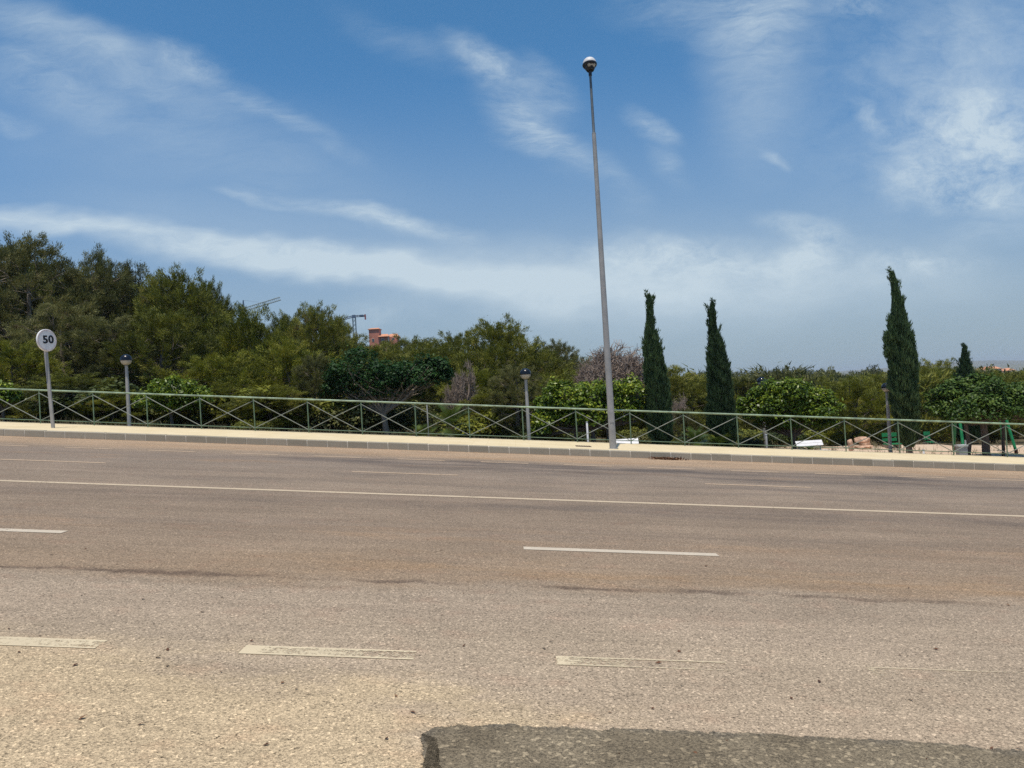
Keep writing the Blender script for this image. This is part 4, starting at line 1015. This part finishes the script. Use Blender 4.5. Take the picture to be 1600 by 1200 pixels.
# ---------------------------------------------------------------- park things behind the railing, right half
def white_bench(u0, u1, v, d, label, rz=0, tilt=35, hide=0):
    p0, p1 = at(u0, v, d), at(u1, v, d); L = (p1 - p0).length; c = (p0 + p1) / 2; zb = ground_z(c.x, d)
    top = c.z - zb
    t = empty('white_bench', (c.x, d, zb), rz, label=label, cat='bench', group='white benches in the park')
    sh = max(.2, top - .26)
    R = Matrix.Rotation(rad(-tilt), 4, 'X')
    mb = MB(); 
    for k, o in enumerate((-.055, .055)): mb.box((0, .20 + o * math.sin(rad(tilt)) * 1.0, top + o * 1.0 * math.cos(rad(tilt))), (L, .022, .10), Matrix.Rotation(rad(-tilt), 4, 'X'))
    mb.build('backrest', 'white', t)
    mb = MB()
    for k in range(3): mb.box((.06, -.22 + .14 * k, sh), (L * .98, .12, .03))
    mb.build('seat', 'white', t)
    for s_ in (-1, 1):
        mb = MB(); x = s_ * L * .4
        mb.box((x, -.18, sh / 2 - .03), (.05, .05, sh)); mb.box((x, .12, sh / 2 - .03), (.05, .05, sh)); mb.tube([(x, .13, sh - .05), (x, .26, top + .08)], .02, 6)
        mb.build('leg', 'galv_dark', t)
white_bench(1247, 1290, 693, 26.6, 'white park bench under the round bright green tree, seen through the railing', rad(4))
white_bench(962, 999, 690.5, 26.0, 'white park bench close behind the foot of the tall street light')

def green_bench(u0, u1, v, d, label):
    p0, p1 = at(u0, v, d), at(u1, v, d); L = (p1 - p0).length; c = (p0 + p1) / 2; zb = ground_z(c.x, d); top = max(.5, c.z - zb)
    t = empty('green_bench', (c.x, d, zb), label=label, cat='bench', group='green benches in the park')
    mb = MB(); mb.box((0, .2, top), (L, .035, .16)); mb.box((0, .2, top - .2), (L, .035, .12)); mb.build('backrest', 'green', t)
    mb = MB(); mb.box((0, -.02, top - .36), (L, .36, .04)); mb.build('seat', 'green', t)
    for s_ in (-1, 1):
        mb = MB(); mb.box((s_ * L * .38, .05, (top - .38) / 2 - .05), (.14, .4, top - .28)); mb.build('leg', 'stone_leg', t)
green_bench(1382, 1405, 687.5, 31, 'green park bench on stone legs just left of the tallest cypress')
green_bench(1447, 1457, 683, 33, 'small green seat on a stone leg just right of the foot of the tallest cypress')

def swing_set():
    d = 29.0; A = at(1497, 655, d); zb = ground_z(A.x, d); A = Vector((A.x, d, A.z)); B = at(1562, 655, d)
    t = empty('swing_frame', (A.x, d, zb), label='green metal swing frame with splayed legs on the sandy ground under the big right tree', cat='swing frame')
    L = B.x - A.x; H = 2.15
    mb = MB(); mb.tube([(-.15, 0, H), (L + .15, 0, H)], .05, 10); mb.build('crossbar', 'green', t)
    for (x, dx, dy) in ((0, -.30, -.75), (0, .20, .75), (L, .05, -.75), (L, .55, .75)):
        zz = ground_z(A.x + x + dx, d + dy) - zb
        mb = MB(); mb.tube([(x, 0, H), (x + dx, dy, zz + .12)], .052, 10); l = mb.build('leg', 'green', t)
        mb = MB(); q = Vector((x + dx, dy, zz)); mb.tube([q + Vector((0, 0, -.1)), q + Vector((0, 0, .2))], .06, 10); mb.build('foot', 'rust', l)
swing_set()

def rocks():
    rg = np.random.default_rng(4)
    for (u, v, w_, h_, d, lb, rot) in ((1347, 687, 22, 8, 26.3, 'biggest reddish boulder, flat topped, lying on the others left of the tallest cypress', .3), (1349, 699, 24, 5, 26.1, 'low reddish boulder under the flat topped one', .1), (1329, 696, 9, 16, 26.0, 'small upright reddish boulder at the left of the heap', .8), (1352, 695, 15, 12, 26.9, 'dark shaded boulder at the back, carrying the flat topped one', .4)):
        p = at(u, v, d); k = d / FPX; zb = ground_z(p.x, d)
        bm_v = R3(rg, 420); n = np.sin(bm_v[:, :1] * 4 + u) * np.sin(bm_v[:, 1:2] * 3.4 + v) * np.sin(bm_v[:, 2:] * 3.1)
        import bmesh
        bm = bmesh.new()
        for q in np.sign(bm_v) * np.abs(bm_v) ** .75 * (1 + .28 * n): bm.verts.new(Vector(q * np.array([w_ / 2, w_ * .38, h_ / 2 * 1.15]) * k * 1.05))
        r = bmesh.ops.convex_hull(bm, input=bm.verts); bmesh.ops.delete(bm, geom=[g for g in r['geom_interior'] if isinstance(g, bmesh.types.BMVert)], context='VERTS')
        me = bpy.data.meshes.new('boulder'); bm.to_mesh(me); bm.free(); me.materials.append(M['rock'])
        o = link('boulder', me, None, p); o.rotation_euler = (0, 0, rot); tag(o, lb, 'boulder', 'reddish boulders by the tallest cypress')
rocks()

def cabinet():
    d = 24.6; p = at(1503, 711, d); x = p.x; z = ground_z(x, d); top = at(1503, 695, d).z
    t = empty('metal_cabinet', (x, d, z), label='small grey metal cabinet beside a thin post behind the right end of the railing', cat='cabinet')
    H = top - z
    mb = MB(); mb.box((0, 0, H / 2 - .04), (.27, .2, H)); mb.build('body', 'grey_box', t)
    mb = MB(); mb.box((-.01, -.01, H - .02), (.31, .25, .05)); mb.build('lid', 'box_lid', t)
    mb = MB(); mb.tube([(.15, .02, -.1), (.15, .02, H + .14)], .028, 8); mb.build('post', 'galv', t)
cabinet()
def bollard(u, v, vb, d, r, label, mat, buried=True):
    p = at(u, v, d); z = ground_z(p.x, d); H = p.z - z
    t = empty('marker_post', (p.x, d, z), label=label, cat='post')
    mb = MB(); mb.tube([(0, 0, -.1), (0, 0, H - .02), (0, 0, H)], [r, r, r * .7], 10); mb.build('shaft', mat, t)
    mb = MB(); mb.tube([(0, 0, H), (0, 0, H + .03)], [r * 1.15, r * 1.1], 10); mb.build('cap', 'box_lid', t)
bollard(917, 660, 680, 26.2, .035, 'thin white post in front of the wide bright tree, left of the street light', 'white')
bollard(1197, 680, 694, 25, .035, 'short grey post behind the railing, in front of the round bright tree', 'galv')
bollard(667, 632, 680, 25.1, .02, 'thin pale stake behind the railing left of the reddish palm', 'galv')
bollard(1443, 703.5, 708, 24.6, .03, 'very short white stub at the foot of the tallest cypress', 'white')

def drain():
    a, b_ = at(903, 697.5, 21.5), at(924, 698.5, 21.5); x = (a.x + b_.x) / 2; d = 21.9
    t = empty('drain_cover', (x, d, walk_z(x)), label='small rusty drain cover in the pavement left of the tall street light', cat='drain cover')
    R = Matrix.Rotation(math.atan(SLOPE), 4, 'Y')
    mb = MB(); mb.box((0, 0, .004), (.44, .36, .012), R); mb.build('plate', 'drain', t)
    mb = MB()
    for k in range(6): mb.box(R @ Vector((-.17 + .068 * k, 0, .013)), (.02, .30, .006), R)
    mb.build('grille', 'lamp_dark', t)
drain()
def litter():
    rg = np.random.default_rng(12)
    p = road_hit(1043, 718.5); n = 170
    C = np.stack([p.x + rg.normal(size=n) * .22, 20.42 + rg.normal(size=n) * .05, np.zeros(n)], 1); C[:, 2] = -SLOPE * C[:, 0] + .012 + rg.random(n) * .035
    V, t = leaves(rg, C, np.tile([0, 0, 1.], (n, 1)), .10, .05, rg.uniform(.1, .8, n), 1.0)
    tag(link('dead_leaves', fastmesh('dead_leaves', V, 4, t, 'leaf_litter')), label='little heap of brown dead leaves in the gutter at the kerb', cat='leaves', kind='stuff')
    P = [road_hit(u, v) for u, v in ((690, 860), (262, 1016), (247, 1028), (262, 1041), (118, 1040), (463, 1078), (1257, 1089), (1280, 1066), (861, 1003), (850, 1014), (1575, 946), (1420, 919), (1208, 793), (516, 812), (830, 776), (30, 1020), (645, 1114), (725, 1010))]
    n = 60
    for k in range(n): P.append(road_hit(rg.uniform(0, 1600), rg.uniform(780, 1190)))
    C = np.array([tuple(q) for q in P]); C[:, 2] += .006
    V, t = leaves(rg, C, np.tile([0, 0, 1.], (len(C), 1)), .055, .028, np.concatenate([np.full(18, .15), rg.uniform(0, .6, n)]), .4)
    V2 = V.reshape(-1, 4, 3); sc = np.concatenate([np.full(18, .65), rg.uniform(.3, .8, n)])[:, None, None]; V = (C[:, None, :] + (V2 - C[:, None, :]) * sc).reshape(-1, 3)
    tag(link('road_litter', fastmesh('road_litter', V, 4, t, 'leaf_litter')), label='small dark bits of leaf and bark lying on the road', cat='litter', kind='stuff')
litter()

# ---------------------------------------------------------------- cranes and buildings far off
def lattice(mb, p0, p1, w, nseg, r, up=(0, 0, 1)):
    p0, p1 = Vector(p0), Vector(p1); d = (p1 - p0).normalized(); a = d.cross(Vector(up)).normalized() if abs(d.dot(Vector(up))) < .95 else Vector((1, 0, 0)); c = a.cross(d)
    crn = [a * i * w / 2 + c * j * w / 2 for i, j in ((-1, -1), (1, -1), (1, 1), (-1, 1))]
    for q in crn: mb.tube([p0 + q, p1 + q], r, 4)
    for k in range(nseg):
        A = p0.lerp(p1, k / nseg); B = p0.lerp(p1, (k + 1) / nseg)
        for i in range(4): mb.tube([A + crn[i], B + crn[(i + 1) % 4]], r * .6, 3, caps=False)
def crane_green():
    d = 300; top = at(380, 469, d); zb = ground_z(top.x, d); k = d / FPX
    t = empty('tower_crane', (top.x, d, zb), label='pale green tower crane with a long rising jib above the left pines', cat='crane', group='cranes on the hill')
    o = Vector((top.x, d, zb)); j0 = at(373, 486, d) - o; j1 = at(438, 466.5, d) - o; pv = at(380.5, 484, d) - o
    mb = MB(); lattice(mb, (0, 0, 0), (0, 0, pv.z), 1.3, 14, .11, (1, 0, 0)); mb.build('mast', 'crane_green', t)
    mb = MB(); lattice(mb, pv, j1, 1.15, 18, .10); mb.build('jib', 'crane_pale', t)
    mb = MB(); mb.tube([pv, top - o], [.45, .22], 6); mb.box(pv + Vector((0, 0, -.3)), (1.8, 1.8, 1.4)); mb.tube([top - o, pv.lerp(j1, .6)], .04, 4); mb.build('tower_head', 'crane_blue', t)
    mb = MB(); mb.tube([pv, j0], .35, 5); mb.box(j0 + Vector((0, 0, -.4)), (1.6, 1, 1.4)); mb.build('counterweight', 'crane_green', t)
    h = pv.lerp(j1, .31); mb = MB(); mb.tube([h, h + Vector((0, 0, -2.2))], .035, 4); mb.box(h + Vector((0, 0, -2.4)), (.5, .5, .55)); mb.build('hook', 'crane_blue', t)
crane_green()
def crane_blue():
    d = 280; top = at(553, 494.5, d); zb = ground_z(top.x, d); o = Vector((top.x, d, zb))
    t = empty('tower_crane', o, label='small blue tower crane left of the salmon building', cat='crane', group='cranes on the hill')
    pv = top - o; a = at(520, 503, d) - o; b2 = at(571.5, 493.5, d) - o
    mb = MB(); lattice(mb, (0, 0, 0), pv - Vector((0, 0, .6)), 1.0, 14, .13, (1, 0, 0)); mb.build('mast', 'crane_pale', t)
    mb = MB(); mb.box(pv, (1.35, 1.2, 1.1), taper=.8); mb.build('slewing_cab', 'crane_blue', t)
    mb = MB(); lattice(mb, pv + Vector((0, 0, .1)), a, .6, 12, .08); mb.build('jib', 'crane_blue', t)
    mb = MB(); lattice(mb, pv + Vector((0, 0, .1)), b2, .5, 5, .11); q = pv.lerp(b2, .65); mb.box(q + Vector((0, 0, .15)), (1.3, .8, .6)); mb.build('counter_jib', 'crane_blue', t)
    mb = MB(); mb.box(b2 + Vector((-.2, 0, -.4)), (.4, .8, 1.9)); mb.build('counterweight', 'crane_red', t)
crane_blue()

def gable(mb, c, size, h, over=.3):
    x, y = size[0] / 2 + over, size[1] / 2 + over; cx, cy, cz = c
    V = [(cx - x, cy - y, cz), (cx + x, cy - y, cz), (cx + x, cy + y, cz), (cx - x, cy + y, cz), (cx - x * .6, cy, cz + h), (cx + x * .6, cy, cz + h), (cx - x, cy - y, cz - .15), (cx + x, cy - y, cz - .15), (cx + x, cy + y, cz - .15), (cx - x, cy + y, cz - .15)]
    mb.add(V, [(0, 1, 5, 4), (1, 2, 5), (2, 3, 4, 5), (3, 0, 4), (6, 7, 1, 0), (7, 8, 2, 1), (8, 9, 3, 2), (9, 6, 0, 3), (9, 8, 7, 6)])
def hill_building():
    d = 250.0; k = d / FPX; p = at(584, 514, d); zb = ground_z(p.x, d); o = Vector((p.x, d, zb)); H = p.z - zb
    t = empty('hill_building', o, label='salmon building with a square tower and tiled roofs on the hill beyond the pines', cat='building')
    w = 16 * k
    mb = MB(); mb.box((0, 2, H / 2), (w, 4, H)); mb.box((w / 2 + 2.9, 3, H / 2 - 1.4), (5.8, 5, H - 2.8)); mb.box((w / 2 + 5.0, 1.2, H / 2 - 2.0), (1.3, 3, H - 4)); mb.build('wall', 'salmon', t)
    mb = MB(); gable(mb, (0, 2, H), (w, 4), .5); mb.build('roof', 'tile', t, smooth=None)
    mb = MB(); gable(mb, (w / 2 + 1.4, 1.8, H - 2.6), (3.0, 4.2), .9); gable(mb, (w / 2 + 4.2, 3.6, H - 2.75), (3.2, 5), 1.1); mb.build('roof', 'tile', t, smooth=None)
    mb = MB(); mb.box((w / 2 + 2.9, .35, H - 4.0), (.45, .4, 2.6)); mb.build('column', 'cream', t)
    for (x, z, a, b2) in ((w / 2 + 1.0, H - 3.8, 1.1, 1.2), (w / 2 + 4.4, H - 3.7, .9, 1.0), (-.4, H - 3.6, .8, 1.0)):
        f = MB(); y = -.02 if x < w / 2 else (.48 if x < 5 else .48)
        f.box((x, y if x > w / 2 else -.02, z), (a, .1, b2)); wn = f.build('window', 'cream', t)
        f = MB(); f.box((x, (y if x > w / 2 else -.02) - .06, z), (a * .8, .05, b2 * .8)); f.build('pane', 'glass', wn)
hill_building()
def town_house(u0, u1, v, d, label, mat='cream', n=3):
    p0, p1 = at(u0, v, d), at(u1, v, d); L = p1.x - p0.x; cx = (p0.x + p1.x) / 2; zt = (p0.z + p1.z) / 2; zb = ground_z(cx, d) - 1; H = max(4.0, zt - zb)
    t = empty('town_house', (cx, d, zt - H), label=label, cat='house', group='houses beyond the big right tree')
    mb = MB(); mr = MB(); rg = random.Random(int(u0))
    for k in range(n):
        x = -L / 2 + L * (k + .5) / n; h = H - 1.1 - rg.uniform(0, .7); mb.box((x, 3 + rg.uniform(-1, 1), h / 2), (L / n * .98, 8, h)); gable(mr, (x, 3, h + .15), (L / n * .9, 8.6), 1.3, .3)
    mb.build('wall', mat, t); mr.build('roof', 'tile', t, smooth=None)
    for k in range(n * 2):
        x = -L / 2 + L * (k + .5) / (n * 2); f = MB(); f.box((x, -2.06, H - 2.9), (1.0, .12, 1.3)); w_ = f.build('window', 'cream', t)
        f = MB(); f.box((x, -2.14, H - 2.9), (.8, .06, 1.1)); f.build('pane', 'glass', w_)
town_house(1532, 1562, 573, 420, 'row of cream houses with orange tiled roofs seen over the big right tree', n=3)
town_house(1560, 1584, 575, 440, 'lower cream house with a tiled roof right of the far row of houses', n=2)

def far_hills():
    for (d, a0, a1, hts, seed) in ((3300, -.2, 1.2, (2, 26), 3), (5200, -.4, 1.3, (4, 60), 5)):
        rg = np.random.default_rng(seed); n = 160; A = np.linspace(a0, a1, n); mb = MB()
        h = sum(np.sin(A * f * 7 + rg.uniform(0, 6)) / f for f in (1, 2.3, 4.1, 7.7, 13)); h = (h - h.min()) / (h.max() - h.min()) * (hts[1] - hts[0]) + hts[0]
        h = h * np.interp(A, [a0, .3, .62, 1.2], [.2, .35, .9, 1.0])
        V = [];
        for dd, f in ((-900, 0), (-300, .6), (0, 1), (500, .5)):
            for a, q in zip(A, h): V.append((a * d, d + dd, -40 + (EYE + 40 + q) * f if f else -80))
        mb.add(V, [(j * n + i, j * n + i + 1, (j + 1) * n + i + 1, (j + 1) * n + i) for j in range(3) for i in range(n - 1)])
        tag(mb.build('hills', 'hill', smooth=180), kind='structure')
far_hills()

# ---------------------------------------------------------------- the air
def build_haze():
    m = bpy.data.materials.new('haze_air'); m.use_nodes = True; nt = m.node_tree; nt.nodes.remove(nt.nodes['Principled BSDF'])
    v = nt.nodes.new('ShaderNodeVolumePrincipled'); v.inputs['Color'].default_value = (.86, .92, 1, 1); v.inputs['Density'].default_value = .00013; v.inputs['Anisotropy'].default_value = .2
    nt.links.new(v.outputs[0], nt.nodes['Material Output'].inputs['Volume'])
    mb = MB(); z0, z1 = -90.0, 68.0; mb.box((0, 4600, (z0 + z1) / 2), (24000, 9700, z1 - z0))
    o = mb.build('haze', 'ground', smooth=None); o.data.materials.clear(); o.data.materials.append(m); tag(o, label='thin haze in the air over the valley', cat='haze', kind='stuff')
build_haze()
